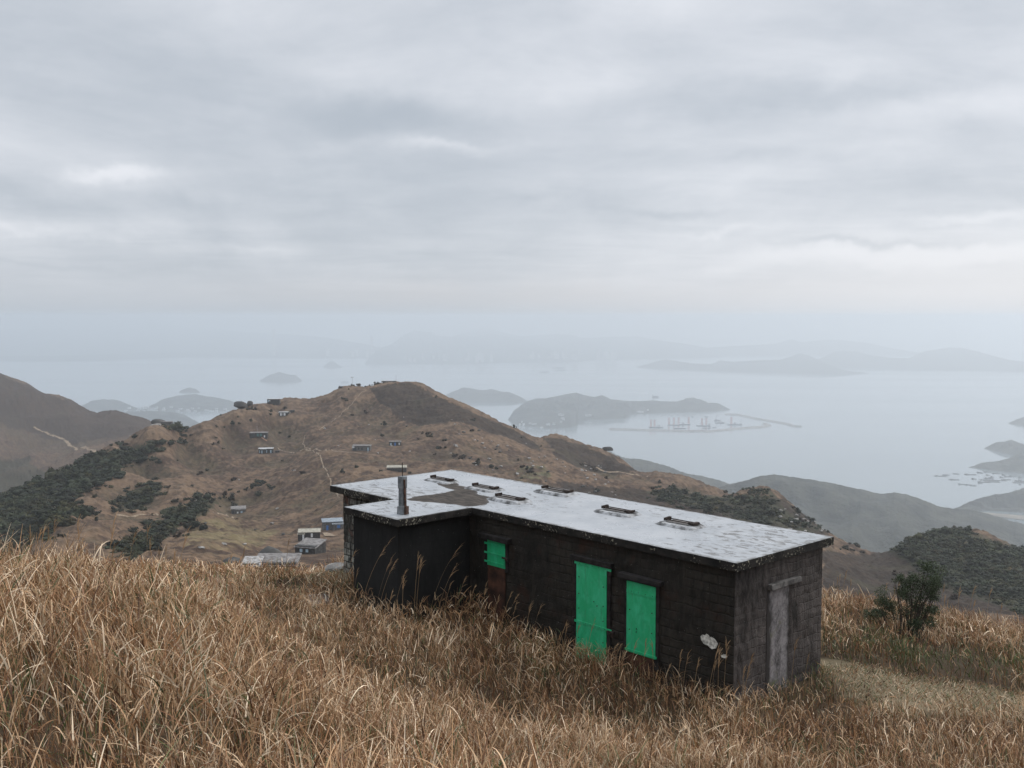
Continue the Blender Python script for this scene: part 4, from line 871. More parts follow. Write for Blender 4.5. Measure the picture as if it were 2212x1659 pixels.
# distance to the front/left edges -> grime along the rim
rim = np.minimum.reduce([np.where(LG < 8.25, SG, 9), np.where(LG > 10.65, SG+.8, 9), np.abs(LG-0)+0*LG, 13.8-LG, np.where((LG > 8.2) & (LG < 10.7), SG+2.4, 9), np.where(SG < 0, np.abs(LG-8.25), 9), np.where(SG < -.8, np.abs(10.65-LG), 9), 3.8-SG])
Fg = grid_faces(nl, ns); cin = inside.ravel(); keep = cin[Fg].all(1)
m, t = new_mat('roof_paint'); g = t.n('ShaderNodeTexCoord').outputs['Object']
ab = t.n('ShaderNodeAttribute', attribute_name='bare').outputs['Fac']; ar = t.n('ShaderNodeAttribute', attribute_name='rim').outputs['Fac']; at_ = t.n('ShaderNodeAttribute', attribute_name='wear').outputs['Fac']
base = t.mix(t.ss(t.noise(g, 1.2, 6, .6), .35, .7), (.30, .315, .33), (.37, .38, .39))
base = t.mix(t.m('MULTIPLY', t.ss(t.noise(g, 9, 6, .7), .45, .7), .35), base, (.28, .29, .30))
ch = t.n('ShaderNodeTexNoise', i={'Scale': 1.0, 'Detail': 7, 'Roughness': .62, 'Distortion': .6}); t.l(t.mapping(g, (3.2, 7.0, 1), (0, 0, -.72)), ch.inputs['Vector'])
thr = t.m('SUBTRACT', .665, t.m('MULTIPLY', at_, .13))
flake = t.ss(t.m('SUBTRACT', ch.outputs[0], thr), 0, .02)
flake_c = t.mix(t.noise(g, 20, 4), (.045, .042, .04), (.14, .13, .12))
c = t.mix(t.m('MULTIPLY', flake, .85), base, flake_c)
grime = t.m('MULTIPLY', t.ss(t.noise(t.mapping(g, (2.2, 4.5, 1), (0, 0, -.72)), 1.3, 7, .7), .48, .64), .5); c = t.mix(t.m('MULTIPLY', grime, at_), c, (.20, .195, .185))
crack = t.n('ShaderNodeTexVoronoi', feature='DISTANCE_TO_EDGE', i={'Scale': 1.3}); t.l(t.mapping(g, (1, 1.6, 1)), crack.inputs['Vector'])
barec = t.mix(t.ss(t.noise(t.mapping(g, (2.5, 9, 1), (0, 0, -.7)), 1.0, 8, .75), .34, .66), (.010, .008, .006), (.075, .060, .048))
c = t.mix(t.ss(t.m('ADD', ab, t.m('MULTIPLY', t.m('SUBTRACT', t.noise(g, 7, 5, .7), .5), .5)), .42, .52), c, barec)
rf = t.m('MULTIPLY', t.ss(ar, .02, .16, 1., 0.), t.ss(t.noise(g, 5, 6, .7), .36, .6)); c = t.mix(rf, c, (.085, .08, .068))
finish(t, c, t.m('MAXIMUM', t.ss(t.noise(g, 1.5, 4), .3, .7, .22, .5), t.m('MULTIPLY', ab, .95)), t.m('ADD', t.m('MULTIPLY', flake, -.6), t.noise(g, 14, 6, .7)), .35, .02, .4)
wear = np.clip(.35+fbm(LG, SG, 3, 3)*1.0+.45*np.exp(-((LG-1.5)**2/5+(SG-1.6)**2/2.5))+.4*np.exp(-((LG-11)**2/6+(SG+.2)**2/2)), 0, 1.3)
rt = mesh_np('roof_coat', np.stack([LG, -SG, ZR], -1).reshape(-1, 3), Fg[keep], m, roof, smooth=True, attrs={'bare': bs.ravel(), 'rim': rim.ravel(), 'wear': wear.ravel()})
# walls: four faces of different weathering, each a thick wall
W0 = -.6
def wbox(l0, l1, s0, s1, mat, name='wall'):
    return MB().box(((l0+l1)/2, -(s0+s1)/2, (W0+zt-.17)/2), (l1-l0, s1-s0, zt-.17-W0)).build(name, mat, cab, bevel=.02)
def rough_wall(l0, l1, s0, s1, mat, axis, amp=.02, name='wall'):
    """a thick wall whose outer face is a fine grid with real unevenness. axis 's': face at s0 looking to -s; axis 'l': face at l0 looking to -l; 'l+': face at l1"""
    n = 90; m_ = 60
    if axis == 's':
        a = np.linspace(l0, l1, n); z = np.linspace(W0, zt-.17, m_); A, Zz = np.meshgrid(a, z, indexing='ij'); d = fbm(A*1., Zz*1.6, .5, 4)*amp+fbm(A, Zz*2.2+7, .22, 2)*amp*.5
        edge = np.minimum(np.minimum(A-l0, l1-A)/.15, 1); V = np.stack([A, -(s0)+d*edge, Zz], -1)
    else:
        a = np.linspace(s0, s1, n); z = np.linspace(W0, zt-.17, m_); A, Zz = np.meshgrid(a, z, indexing='ij')
        row = (np.abs(((Zz+.05*fbm(A, Zz, .7, 3))/.2) % 1-.5)); d = fbm(A, Zz*1.6, .4, 4)*amp*1.4-sstep(.34, .5, row)*.030*np.clip(.4+fbm(A+3, Zz, .8, 2)*1.6, 0, 1)*sstep(2.75, 2.3, Zz)
        dr = ((A > 1.26) & (A < 2.2) & (Zz < 2.35)); d = np.where(dr, -.018+fbm(A, Zz, .3, 2)*.008, d)
        edge = np.minimum(np.minimum(A-s0, s1-A)/.15, 1); x_ = l0-d*edge; V = np.stack([x_, -A, Zz], -1)
    Fq = grid_faces(n, m_)
    if axis == 's': Fq = Fq
    V = V.reshape(-1, 3); rgt = [i_*m_ for i_ in range(n)]
    o_ = mesh_np(name, V, Fq if axis == 's' else Fq[:, ::-1], mat, cab, smooth=True); return o_
# solid cores, set in from the rough faces
def core(l0, l1, s0, s1, mat): return wbox(l0, l1, s0, s1, mat, 'wall')
core(.17, 13.4, .16, 3.45, Mw_front)
core(10.3, 13.4, -.55, .2, Mw_left)
core(8.5, 10.5, -2.2, .3, Mw_porch)
rough_wall(.12, 8.49, .1, .1, Mw_front, 's', .03)
rough_wall(.115, .115, .1, 3.46, Mw_right, 'l', .022)
m, t = new_mat('old_render'); g = t.n('ShaderNodeTexCoord').outputs['Object']
c = t.mix(t.ss(t.m('ADD', t.m('MULTIPLY', t.noise(t.mapping(g, (2.2, 2.2, 1.1)), 1.4, 7, .7), .6), t.m('MULTIPLY', t.noise(g, 14, 6, .75), .4)), .38, .62), (.05, .046, .045), (.27, .25, .25))
c = t.mix(t.ss(t.noise(g, 2.2, 4), .58, .7), c, (.13, .125, .09))
sy_ = t.n('ShaderNodeSeparateXYZ'); t.l(g, sy_.inputs[0]); dc = t.m('ABSOLUTE', t.m('ADD', sy_.outputs[1], 1.75))
edge_ = t.ss(t.m('ADD', dc, t.m('MULTIPLY', t.m('SUBTRACT', t.noise(g, 3.5, 6, .7), .5), .35)), .28, .38); c = t.mix(edge_, c, (.035, .030, .028))
finish(t, c, .9, t.noise(g, 25, 5, .7), .5, .02); Mren = m
n_ = 30; a = np.linspace(1.29, 2.13, n_); z = np.linspace(-.4, 2.33, 60); A, Zz = np.meshgrid(a, z, indexing='ij')
mesh_np('filled_doorway', np.stack([.115-fbm(A, Zz, .25, 3)*.006+.006+0*A, -A, Zz], -1).reshape(-1, 3), grid_faces(n_, 60)[:, ::-1], Mren, cab, smooth=True)
Mlint = simple('lintel_concrete', (.035, .032, .03), (.16, .15, .14), 4, .9, .7, .02)
Mlintd = simple('lintel_dark', (.006, .005, .005), (.03, .026, .024), 4, .9, .7, .02)
MB().box((.075, -1.86, 2.42), (.15, 1.15, .11), 0, 1, .012).build('lintel', Mlint, cab, bevel=.01)
# green shutters and door
m, t = new_mat('green_paint'); g = t.n('ShaderNodeTexCoord').outputs['Object']
c = t.mix(t.ss(t.noise(t.mapping(g, (2, 2, .9)), 2.2, 5, .6, .6), .4, .7), (.014, .38, .155), (.040, .49, .24))
c = t.mix(t.m('MULTIPLY', t.ss(t.noise(t.mapping(g, (7, 7, 1.2)), 1.5, 6, .7), .52, .72), .35), c, (.02, .20, .10))
c = t.mix(t.m('MULTIPLY', t.ss(t.noise(t.mapping(g, (1, 1, 1), (0, 0, 0), (2, 9, 4)), 2.4, 6, .7), .5, .7), .45), c, (.08, .50, .29))
c = t.mix(t.m('MULTIPLY', t.ss(t.noise(t.mapping(g, (14, 14, .9)), 1.0, 6, .7), .56, .70), .55), c, (.05, .13, .07))
c = t.mix(t.ss(t.noise(g, 15, 6, .65), .665, .70), c, (.06, .04, .025))
finish(t, c, .5, t.noise(g, 6, 3), .12, .02, .5); Mgreen = m
Mrust = simple('rusty_iron', (.012, .009, .008), (.05, .034, .027), 12, .8, .5, .01)
Mpanel = simple('rusty_brick_panel', (.02, .011, .008), (.10, .045, .028), 2.5, .9, .5, .02)
def panel(name, l0, l1, z0, z1, mat, proud=.05, thick=.035, s_=.1):
    return MB().box(((l0+l1)/2, -(s_-proud), (z0+z1)/2), (l1-l0, thick, z1-z0)).build(name, mat, cab, bevel=.004)
def rel(z): return z+8.15
def straps(par, items, s_=.1):
    for l0, l1, z, hh, mt in items:
        MB().box(((l0+l1)/2, -(s_-.05)+.026, z), (l1-l0, .014, hh)).build('hinge_strap', mt, par)
def bolts(par, pts, s_=.1):
    b_ = MB()
    for l, z in pts:
        b_.tube([(l, -(s_-.05)+.016, z), (l, -(s_-.05)+.036, z)], [.014, .010], 6)
    b_.build('rivet', Mrust, par)
# dark reveals
MB().box((4.03, -.085, 1.25), (1.12, .07, 2.5)).build('door_frame', Mlintd, cab)
MB().box((2.54, -.085, 1.35), (.98, .07, 1.92)).build('window_frame', Mlintd, cab)
MB().box((7.38, -.085, 2.08), (.86, .07, .85)).build('window_frame', Mlintd, cab)
door = panel('door', 3.57, 4.52, -.15, rel(-5.76), Mgreen); straps(door, [(3.42, 4.57, rel(-5.775), .055, Mgreen), (3.40, 4.62, rel(-7.17), .055, Mgreen)])
bolts(door, [(3.66, rel(z)) for z in (-6.2, -6.65, -7.0, -7.5)]+[(4.43, rel(z)) for z in (-6.1, -6.5, -6.85, -7.3, -7.55)]+[(3.95, rel(-6.6)), (3.85, rel(-6.68))]+[(3.6+.15*k, rel(-7.17)) for k in range(6)]+[(3.6+.2*k, rel(-5.775)) for k in range(5)])
MB().box((3.40, -.02, rel(-7.19)), (.20, .05, .04)).box((3.36, .0, rel(-7.26)), (.07, .03, .09)).tube([(3.50, .02, rel(-7.17)), (3.44, .03, rel(-7.24)), (3.37, .02, rel(-7.2))], .012, 5).build('padlock', Mrust, door)
MB().box((4.60, -.02, rel(-7.17)), (.06, .05, .16)).box((3.46, -.03, rel(-5.85)), (.09, .05, .09)).build('hinge', Mrust, door)
win2 = panel('shutter', 2.13, 2.96, rel(-7.52), rel(-5.91), Mgreen); straps(win2, [(2.14, 2.95, rel(-6.13), .07, Mgreen), (2.08, 2.99, rel(-7.47), .05, Mgreen)])
bolts(win2, [(2.22, rel(z)) for z in (-6.5, -6.95)]+[(2.86, rel(z)) for z in (-6.55, -7.0)]+[(2.66, rel(-6.95)), (2.665, rel(-7.02))]+[(2.2+.2*k, rel(-6.12)) for k in range(4)])
win1 = panel('shutter', 7.03, 7.70, rel(-6.40), rel(-5.74), Mgreen)
straps(win1, [(7.05, 7.80, rel(-5.84), .05, Mgreen), (7.05, 7.80, rel(-6.08), .045, Mgreen), (7.05, 7.80, rel(-6.31), .045, Mgreen)])
bolts(win1, [(7.12+.15*k, rel(z)) for k in range(4) for z in (-5.84, -6.08, -6.31)])
MB().box((6.98, -.0, rel(-6.11)), (.22, .04, .04)).box((6.92, .01, rel(-6.13)), (.06, .05, .07)).build('bolt', Mrust, win1)
panel('infill_panel', 7.05, 7.70, -.2, rel(-6.41), Mpanel, .035)
panel('infill_panel', 2.17, 2.95, -.2, rel(-7.53), Mpanel, .035)
MB().box((2.55, -.02, rel(-5.80)), (1.22, .16, .10), 0, 1, .01).build('lintel', Mlintd, cab, bevel=.01)
MB().box((4.05, -.04, rel(-5.67)), (1.30, .12, .11), 0, 1, .01).build('lintel', Mlintd, cab, bevel=.01)
MB().box((7.40, -.01, rel(-5.66)), (1.15, .16, .12), 0, 1, .012).build('lintel', Mlintd, cab, bevel=.01)
# chipped-off render showing white
Mchip = simple('white_chip', (.25, .25, .22), (.75, .74, .68), 14, .9, .6, .02)
def chip(cl_, cz, rl, rz_, seed):
    r_ = np.random.default_rng(seed); n = 22; V = [(cl_, -.066, cz)]
    for k in range(n):
        an = 2*math.pi*k/n; q = 1+.28*math.sin(2*an+seed)+r_.normal(0, .13); V.append((cl_+rl*q*math.cos(an), -.058, cz+rz_*q*math.sin(an)))
    MB().add(V, [(0, k+1, (k+1) % n+1) for k in range(n)]).build('bare_spot', Mchip, cab)
chip(.70, rel(-6.78), .17, .155, 1); chip(.32, rel(-7.0), .06, .05, 2)
# painted block face of the left wing, and porch faces in place
V = []; n, m_ = 70, 60
a = np.linspace(10.5, 13.42, n); z = np.linspace(W0, zt-.17, m_); A, Zz = np.meshgrid(a, z, indexing='ij'); row = np.abs((Zz/.19) % 1-.5); d = fbm(A, Zz*1.5, .4, 3)*.02-sstep(.4, .5, row)*.02
mesh_np('wall', np.stack([A, .59+d, Zz], -1).reshape(-1, 3), grid_faces(n, m_), Mw_left, cab, smooth=True)
# roof hatches
Mcurb = simple('hatch_curb', (.035, .032, .029), (.42, .425, .43), 3.5, .85, .7, .03)
def hatch(x, y, L_, D, h, lab=None, rot=0):
    l, s_ = disp_to_loc(x, y, ZT); e = empty('roof_hatch', (l, -s_, zt+.005), rot); e.parent = roof; h = h*.5
    b_ = MB(); n = 16; V = []; 
    for k, (q, zz) in enumerate(((1.25, -.01), (1.0, h), (.93, h+.01))):
        for i in range(n):
            an = 2*math.pi*(i+.5)/n; cx_ = max(-1, min(1, 1.35*math.cos(an))); cy_ = max(-1, min(1, 1.35*math.sin(an)))
            V.append((cx_*L_/2*q+random.uniform(-.025, .025), cy_*D/2*q+random.uniform(-.025, .025), zz+random.uniform(-.008, .008)))
    Fc = [(k*n+i, k*n+(i+1) % n, (k+1)*n+(i+1) % n, (k+1)*n+i) for k in range(2) for i in range(n)]+[tuple(range(2*n, 3*n))]
    b_.add(V, Fc).build('curb', Mcurb, e)
    f_ = MB()
    for q in (-1, 1): f_.box((0, q*D*.13, h+.055), (L_*.86, .022, .022), 0, 1, .004)
    f_.box((L_*.43, 0, h+.06), (.06, D*.36, .07), 0, 1, .008).box((-L_*.43, 0, h+.05), (.10, D*.42, .05), 0, 1, .012).box((-L_*.3, .03, h+.05), (.07, .09, .05), .5, 1, .01)
    f_.build('iron_frame', Mrust, e)
    MB().box((0, 0, h+.02), (L_*.7, D*.5, .02)).build('cover', M['roof_grey'], e)
hatch(*ob(465,112), .95, .55, .09); hatch(*ob(885,190), 1.0, .6, .09); hatch(*ob(1125,300), 1.05, .65, .12); hatch(*ob(1580,228), 1.1, .65, .13)
o2 = lambda x, y: (1206.9+x*.3141, 1014.9+y*.3141)
hatch(*o2(405,300), 1.0, .6, .11); hatch(*o2(840,385), .95, .62, .11)
# chimney post
Mpost = simple('post_render', (.09, .10, .105), (.22, .235, .245), 5, .8, .4, .01)
Mpostd = simple('post_rust', (.03, .02, .016), (.13, .07, .05), 8, .85, .5, .01)
l, s_ = disp_to_loc(870, 1111); e = empty('chimney', (l, -s_, zt), 0.15); e.parent = cab
MB().box((0, 0, .52), (.13, .17, .84), 0, .96, .006).box((0, .0, .82), (.15, .19, .30), 0, 1, .006).build('post', Mpost, e, bevel=.008)
MB().box((0, 0, .11), (.22, .24, .22), 0, .9, .012).build('base_block', Mpost, e, bevel=.01)
MB().tube([(-.09, .0, .0), (-.095, .0, .22), (-.085, .02, .9)], .028, 6).box((-.13, 0, .12), (.07, .1, .2), .2, 1, .01).build('rusty_pipe', Mpostd, e)
MB().tube([(0, 0, .9), (.005, 0, 1.32)], .012, 5).build('rod', Mrust, e)

# ------------------------------------------------------------------ stones by the left end of the cabin
for x, y, r_, k, lab in ((680,1289,.42,0,'flat pale slab in the short grass left of the black cabin'),(705,1285,.4,1,'middle pale slab just left of the black cabin wall'),(722,1276,.38,3,'tilted pale slab touching the left edge of the black cabin'),(690,1302,.5,1,'low mossy stone nearest the black cabin, in the short grass'),(662,1282,.3,0,'small pale stone at the left of the row of slabs'),(724,1222,.42,3,'big pale boulder half hidden by the left wall of the black cabin')):
    Y = 31 if y > 1240 else 46; u_, t_ = ut(x, y)
    Ys = np.linspace(26, 60, 300); gz = ground(u_*Ys, Ys); kk = int(np.argmin(np.abs(gz-t_*Ys))); Y = Ys[kk]
    boulder((u_*Y, Y, gz[kk]-.02), r_, lab, None, k, .45 if y > 1240 else .9)

# ------------------------------------------------------------------ grass
def blades(X, Y, Zb, h, wd, az_, th0, th1, col0, seg=5, power=1.4, tipw=.12, colt=None):
    """arching blades: one ribbon each, bending from angle th0 to th1 off the vertical"""
    n = len(X); ts = np.linspace(0, 1, seg+1); ang = th0[:, None]+(th1-th0)[:, None]*ts[None]**power
    mid = (ang[:, :-1]+ang[:, 1:])/2; ds = (h/seg)[:, None]
    rr = np.concatenate([np.zeros((n, 1)), np.cumsum(np.sin(mid)*ds, 1)], 1); zz = np.concatenate([np.zeros((n, 1)), np.cumsum(np.cos(mid)*ds, 1)], 1)
    ca, sa = np.cos(az_)[:, None], np.sin(az_)[:, None]
    px = X[:, None]+rr*ca; py = Y[:, None]+rr*sa; pz = Zb[:, None]+zz
    wv = (wd[:, None]/2)*(1-(1-tipw)*ts[None]**1.6)
    tw = rng.uniform(0, 2*np.pi, n)[:, None]*.35
    wxx = -np.sin(az_[:, None]+tw)*wv; wyy = np.cos(az_[:, None]+tw)*wv; wz = rng.normal(0, .3, n)[:, None]*wv
    A = np.stack([px-wxx, py-wyy, pz-wz], -1); B = np.stack([px+wxx, py+wyy, pz+wz], -1)
    V = np.stack([A, B], 2).reshape(n, -1, 3)
    f0 = np.arange(seg)*2; Fq = np.stack([f0, f0+1, f0+3, f0+2], -1)[None]+(np.arange(n)*(seg+1)*2)[:, None, None]
    if colt is None: colt = col0
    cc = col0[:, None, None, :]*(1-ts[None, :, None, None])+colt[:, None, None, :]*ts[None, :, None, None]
    cc = np.broadcast_to(cc, (n, seg+1, 2, 3))
    return V.reshape(-1, 3), Fq.reshape(-1, 4), cc.reshape(-1, 3)
def gather(name, lst, mat, kind='stuff', parent=None):
    Vs, Fs, Cs = [], [], []; b0 = 0
    for V, Fq, cc in lst: Vs.append(V); Fs.append(Fq+b0); Cs.append(cc); b0 += len(V)
    o_ = mesh_np(name, np.concatenate(Vs), np.concatenate(Fs), mat, parent, col=np.concatenate(Cs)); return tag(o_, kind=kind) if kind else o_
PAL = np.array([[.64, .44, .265], [.44, .265, .135], [.21, .10, .046], [.09, .041, .021], [.82, .65, .455], [.34, .18, .084]])
GRN = np.array([[.075, .095, .03], [.10, .12, .045], [.05, .07, .028]])
def green_zone(X, Y):
    k = np.clip(fbm(X+31, Y+5, 2.4, 3)*1.2-.35, 0, .55)
    k = k+.75*np.exp(-(((X-10.5)/3.6)**2+((Y-25.0)/1.5)**2))+.5*np.exp(-(((X-13.6)/2)**2+((Y-22.6)/1.2)**2))
    d = np.stack([X-OXY[0], Y-OXY[1]], -1); l = d@eL; s_ = d@eS
    k = k+.85*np.exp(-((l+.2)**2/.5+(s_-2.6)**2/1.2))+.5*np.exp(-(((X+9)/3.5)**2+((Y-36)/3)**2))
    return k
def scatter(y0, y1, dens, umax=.60):
    n = int(dens*(y1*y1-y0*y0)*umax); Y = np.sqrt(rng.uniform(y0*y0, y1*y1, n)); X = rng.uniform(-umax, umax, n)*Y
    return X, Y
def grass_layer(y0, y1, dens, hm, wm, seg, kind):
    X, Y = scatter(y0, y1, dens, 1.5 if y1 <= 7 else (.95 if y1 <= 14 else .68))
    cl_ = fbm(X, Y, .6, 2); keep_ = rng.random(len(X)) < np.clip(.70+cl_*1.0, .1, 1)
    cz = clearing(X, Y); keep_ &= ~footprint(X, Y, .04); keep_ &= rng.random(len(X)) > cz*.9
    X, Y = X[keep_], Y[keep_]; cz = cz[keep_]; n = len(X); Zb = ground(X, Y)-.02
    gz = green_zone(X, Y); isg = rng.random(n) < gz*(.9 if kind != 'stem' else .4)
    if kind == 'under': isg |= rng.random(n) < .42
    if kind == 'leaf': isg |= rng.random(n) < .05
    big_ = np.clip(.5+fbm(X, Y, 3.5, 3)*1.1, 0, 1)
    pv = np.clip(fbm(X+7, Y, 1.3, 3)*1.0+rng.normal({'leaf': -.25, 'stem': .55, 'under': .9}[kind], .8, n), -1.5, 1.5)
    idx = np.clip(((pv+1.5)/3*6).astype(int), 0, 5); order = np.array([4, 0, 1, 5, 2, 3]); c0 = PAL[order[idx]]*rng.uniform(.75, 1.2, (n, 1))*(.90+.2*big_[:, None])
    c0[isg] = GRN[rng.integers(0, 3, isg.sum())]*rng.uniform(.8, 1.5, (isg.sum(), 1))
    canopy = hm*(1+.45*fbm(X, Y, 2.8, 2))*(1-.80*cz)
    d = np.stack([X-OXY[0], Y-OXY[1]], -1); l_ = d@eL; s2 = d@eS; nearr = (l_ < .4) & (l_ > -2.2) & (s2 > -1.2) & (s2 < 4.5); canopy = np.where(nearr, canopy*np.where(s2 < .3, .95, .62), canopy)
    az_ = rng.uniform(0, 2*np.pi, n)*.8+.3+fbm(X, Y, 1.2, 2)*2
    wd = wm*rng.uniform(.4, 1.4, n)
    if kind == 'stem':
        h = canopy*rng.uniform(.6, 1.2, n); th0 = np.abs(rng.normal(.08, .12, n)); th1 = th0+rng.uniform(0, .5, n); wd = wd*.55; zb = Zb
    elif kind == 'leaf':
        zb = Zb+canopy*rng.uniform(.15, .85, n); h = canopy*rng.uniform(.25, .62, n); th0 = rng.uniform(.1, 1.0, n); th1 = th0+rng.uniform(.1, 1.8, n)
        br_ = rng.random(n) < .15; th1[br_] = th0[br_]+.1
    else:
        zb = Zb; h = canopy*rng.uniform(.4, .85, n); th0 = np.abs(rng.normal(.15, .25, n)); th1 = th0+rng.uniform(.2, 1.6, n)
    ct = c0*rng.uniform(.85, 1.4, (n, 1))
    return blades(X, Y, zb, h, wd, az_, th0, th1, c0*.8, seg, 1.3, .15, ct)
gl_ = []
for (y0, y1, hm, wm, seg, dl, ds_, du) in ((1.6, 7, .66, .0110, 7, 380, 240, 170), (7, 14, .66, .0120, 6, 290, 180, 120), (14, 24, .62, .016, 5, 220, 120, 80), (24, 40, .62, .021, 4, 130, 60, 50), (40, 66, .75, .05, 3, 26, 6, 8)):
    gl_ += [grass_layer(y0, y1, dl, hm, wm, seg, 'leaf'), grass_layer(y0, y1, ds_, hm, wm, seg, 'stem'), grass_layer(y0, y1, du, hm, wm, seg, 'under')]
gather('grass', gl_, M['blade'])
# short dry grass on the clearing
X, Y = scatter(17, 36, 380, .62); cz = clearing(X, Y); k = (cz > .15) & (fbm(X, Y, .7, 3) > -.12) & ~footprint(X, Y, .03); X, Y = X[k], Y[k]; n = len(X)
cc = np.where(rng.random((n, 1)) < .3, GRN[rng.integers(0, 3, n)]*1.6, PAL[rng.integers(0, 6, n)]*1.0)*rng.uniform(.7, 1.2, (n, 1))
gather('short_grass', [blades(X, Y, ground(X, Y)-.01, rng.uniform(.05, .17, n), rng.uniform(.01, .02, n), rng.uniform(0, 6.28, n), rng.uniform(.2, .9, n), rng.uniform(.8, 1.8, n), cc*.8, 3, 1.2, .2, cc)], M['blade'])
# tall flowering stalks: stem and feathery head
def stalks(X, Y, h, lean_az, lean, name='tall_grass'):
    n = len(X); Zb = ground(X, Y)-.05; st = np.array([.33, .225, .125]); c0 = st*rng.uniform(.7, 1.25, (n, 1)); out_ = []
    th0 = lean*.4; th1 = lean*1.5
    seg = 8; az_ = lean_az
    wdt = np.clip(.0045+.00022*Y, .005, .013)
    out_.append(blades(X, Y, Zb, h, wdt, az_, th0, th1, c0, seg, 1.6, .5))
    out_.append(blades(X, Y, Zb, h, wdt, az_+1.57*0, th0, th1, c0, seg, 1.6, .5))
    # heads: short blades fanned along the last part of the stem
    ts = np.linspace(0, 1, seg+1); ang = th0[:, None]+(th1-th0)[:, None]*ts[None]**1.6; mid = (ang[:, :-1]+ang[:, 1:])/2; ds = (h/seg)[:, None]
    rr = np.concatenate([np.zeros((n, 1)), np.cumsum(np.sin(mid)*ds, 1)], 1); zz = np.concatenate([np.zeros((n, 1)), np.cumsum(np.cos(mid)*ds, 1)], 1)
    for k in range(11):
        f = rng.uniform(.80, 1.0, n); a = f*seg; i = np.minimum(a.astype(int), seg-1); fr = a-i; ar_ = np.arange(n)
        r_ = rr[ar_, i]*(1-fr)+rr[ar_, i+1]*fr; z_ = zz[ar_, i]*(1-fr)+zz[ar_, i+1]*fr
        bx = X+r_*np.cos(az_); by = Y+r_*np.sin(az_); bz_ = Zb+z_
        tipa = ang[:, -1]+rng.normal(.1, .22, n)
        out_.append(blades(bx, by, bz_, h*rng.uniform(.07, .13, n), wdt*1.1, az_+rng.normal(0, .6, n), tipa-.1, tipa+.5, c0*np.array([.95, .85, .8]), 3, 1.2, .3, c0*1.1))
    return out_
st_ = []
traced = [(773,1307,850,1180),(735,1290,773,1193),(811,1296,860,1218),(805,1300,852,1212),(893,1285,905,1208),(896,1290,912,1214),(920,1312,1010,1180),(935,1310,996,1222),(980,1307,1010,1248),(1005,1310,1029,1268),(1040,1315,1051,1266),(1078,1358,1108,1285),(1085,1360,1124,1288),(1100,1365,1120,1300),
 (1143,1358,1173,1309),(1200,1370,1225,1350),(1262,1400,1287,1343),(1215,1380,1226,1349),(1310,1440,1336,1393),(1318,1440,1345,1390),(1355,1440,1378,1387),(1385,1450,1397,1389),(1412,1450,1409,1392),(1430,1465,1450,1437),(1462,1465,1472,1412),(1470,1468,1490,1411),(1495,1470,1512,1423),(1522,1480,1556,1404),(1550,1478,1553,1418),(1562,1480,1571,1395),(1600,1490,1622,1440),(1706,1467,1722,1382),(1735,1470,1747,1418),(760,1305,775,1230),(845,1305,880,1240),(868,1300,872,1250),(955,1312,978,1260),(1062,1330,1080,1290),(1130,1365,1150,1305),(1240,1395,1252,1350)]
tx, ty, th_, taz, tle = [], [], [], [], []
for bx, by, qx, qy in traced:
    ub, tb = ut(bx, by+25); Yb_ = None
    Ys = np.linspace(14, 30, 160); d_ = np.stack([ub*Ys-OXY[0], Ys-OXY[1]], -1); ff = footprint(ub*Ys, Ys, .5); k = int(np.argmax(ff)) if ff.any() else 110
    Y = Ys[max(k-random.randrange(3, 12), 0)]; X = ub*Y; zb = ground(np.array([X]), np.array([Y]))[0]
    tipx, tipt = ut(qx, qy); hz_ = tipt*Y-zb; dx = tipx*Y-X; tx.append(X); ty.append(Y); ln = math.hypot(hz_, dx)*1.04; th_.append(min(max(ln, .7), 2.3)); taz.append(0 if dx > 0 else math.pi); tle.append(abs(math.atan2(dx, hz_)))
st_ += stalks(np.array(tx), np.array(ty), np.array(th_), np.array(taz), np.array(tle))
n = 420; X, Y = scatter(9, 33, 3., .58)[0][:n], None
Yq = rng.uniform(8, 34, 900); Xq = rng.uniform(-.55, .55, 900)*Yq
k = ~footprint(Xq, Yq, .3) & (clearing(Xq, Yq) < .1); lft = (Xq/Yq < -.17); k &= (lft & (rng.random(900) < .42)) | (~lft & (rng.random(900) < .10)) | ((Xq/Yq > .3) & (Yq > 26) & (rng.random(900) < .45))
Xq, Yq = Xq[k], Yq[k]; n = len(Xq)
st_ += stalks(Xq, Yq, rng.uniform(.9, 1.5, n), rng.normal(.1, .5, n), np.abs(rng.normal(.12, .12, n)))
gather('tall_grass', st_, M['blade'])
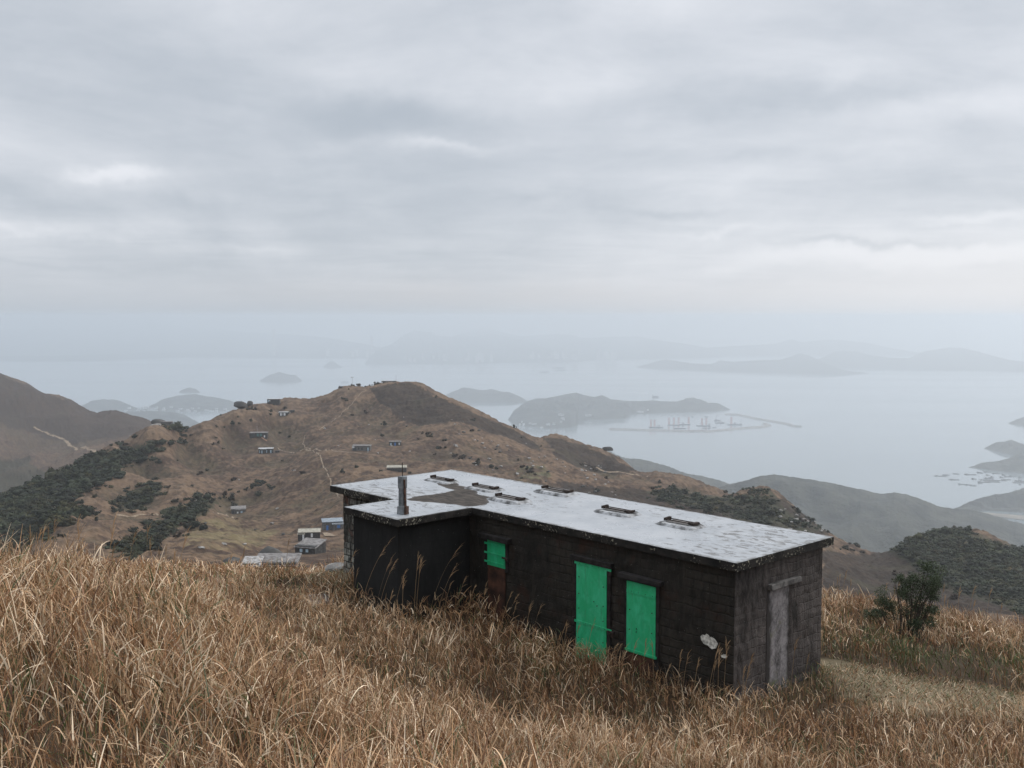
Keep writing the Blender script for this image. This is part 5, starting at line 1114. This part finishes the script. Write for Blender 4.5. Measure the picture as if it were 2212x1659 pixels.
# green weeds at the foot of the right wall
# ------------------------------------------------------------------ the shrub on the right
Y = 28.0; u_, t_ = ut(1955, 1375); X = float(u_*Y); zb = float(ground(np.array([X]), np.array([Y]))[0]); sh = empty('shrub', (X, Y, zb)); tag(sh, 'dark green leafy shrub with several thin stems in the dry grass right of the cabin', 'shrub')
mpp = Y/F
lobes = [(1060,440,75),(1040,530,80),(950,460,48),(870,450,38),(880,540,48),(770,600,55),(720,680,50),(850,650,60),(980,640,70),(1090,650,48),(1060,720,38),(960,730,45),(1130,495,18),(1050,380,40),(780,700,35),(925,560,45),(1110,560,40)]
V, Cc = [], []; stem = MB(); r_ = np.random.default_rng(5)
for x, y, rad in lobes:
    px, py = o9(x, y); a_, b_ = ut(px, py); c_ = np.array([a_*Y-X, r_.normal(0, .22), b_*Y-zb]); rr = rad*.3386*mpp
    n = int(1300*(rad/60)**2); d = r_.normal(size=(n, 3)); d /= np.linalg.norm(d, axis=1)[:, None]; sub = r_.normal(0, .5, (9, 3))*rr; q = c_+sub[r_.integers(0, 9, n)]+d*(rr*.62*r_.uniform(.25, 1., n)**.6)[:, None]
    a1 = r_.normal(size=(n, 3)); a1 /= np.linalg.norm(a1, axis=1)[:, None]; b1 = np.cross(a1, r_.normal(size=(n, 3))); b1 /= np.linalg.norm(b1, axis=1)[:, None]; sz_ = r_.uniform(.016, .032, (n, 1))
    V.append(np.stack([q+a1*sz_, q+b1*sz_*.42, q-a1*sz_, q-b1*sz_*.42], 1).reshape(-1, 3)); Cc.append(np.repeat(np.array([.040, .055, .026])*r_.uniform(.5, 1.9, (n, 1)), 4, 0))
    root = np.array([.12*(c_[0] > 0)-.25*(c_[0] < -.4), 0, -.05]); midp = root*.45+c_*.55+np.array([0, 0, -.18])*1
    for kk in range(3): stem.tube([root+r_.normal(0, .04, 3), midp+r_.normal(0, .05, 3), c_+r_.normal(0, rr*.4, 3)], [.022, .013, .004], 5)
V = np.concatenate(V); mesh_np('foliage', V, np.arange(len(V)).reshape(-1, 4), M['blade'], sh, col=np.concatenate(Cc)); stem.build('stem', M['bark'], sh)

# ------------------------------------------------------------------ haze
hb = MB().box((0, 20500, (SEA-1.5+30)/2), (60000, 43000, 30-(SEA-1.5))); m = bpy.data.materials.new('haze'); m.use_nodes = True; t = NT(m.node_tree)
pv = t.n('ShaderNodeVolumePrincipled', i={'Density': .000117, 'Anisotropy': .45}); pv.inputs['Color'].default_value = (.765, .81, .855, 1); pv.inputs['Absorption Color'].default_value = (0, 0, 0, 1)
o_ = t.n('ShaderNodeOutputMaterial'); t.l(pv.outputs[0], o_.inputs['Volume']); m.cycles.homogeneous_volume = True
tag(hb.build('haze', m), kind='stuff')
for k, e in enumerate(protos):
    if not used[k]:
        for ch_ in list(e.children): bpy.data.objects.remove(ch_)
        bpy.data.objects.remove(e)
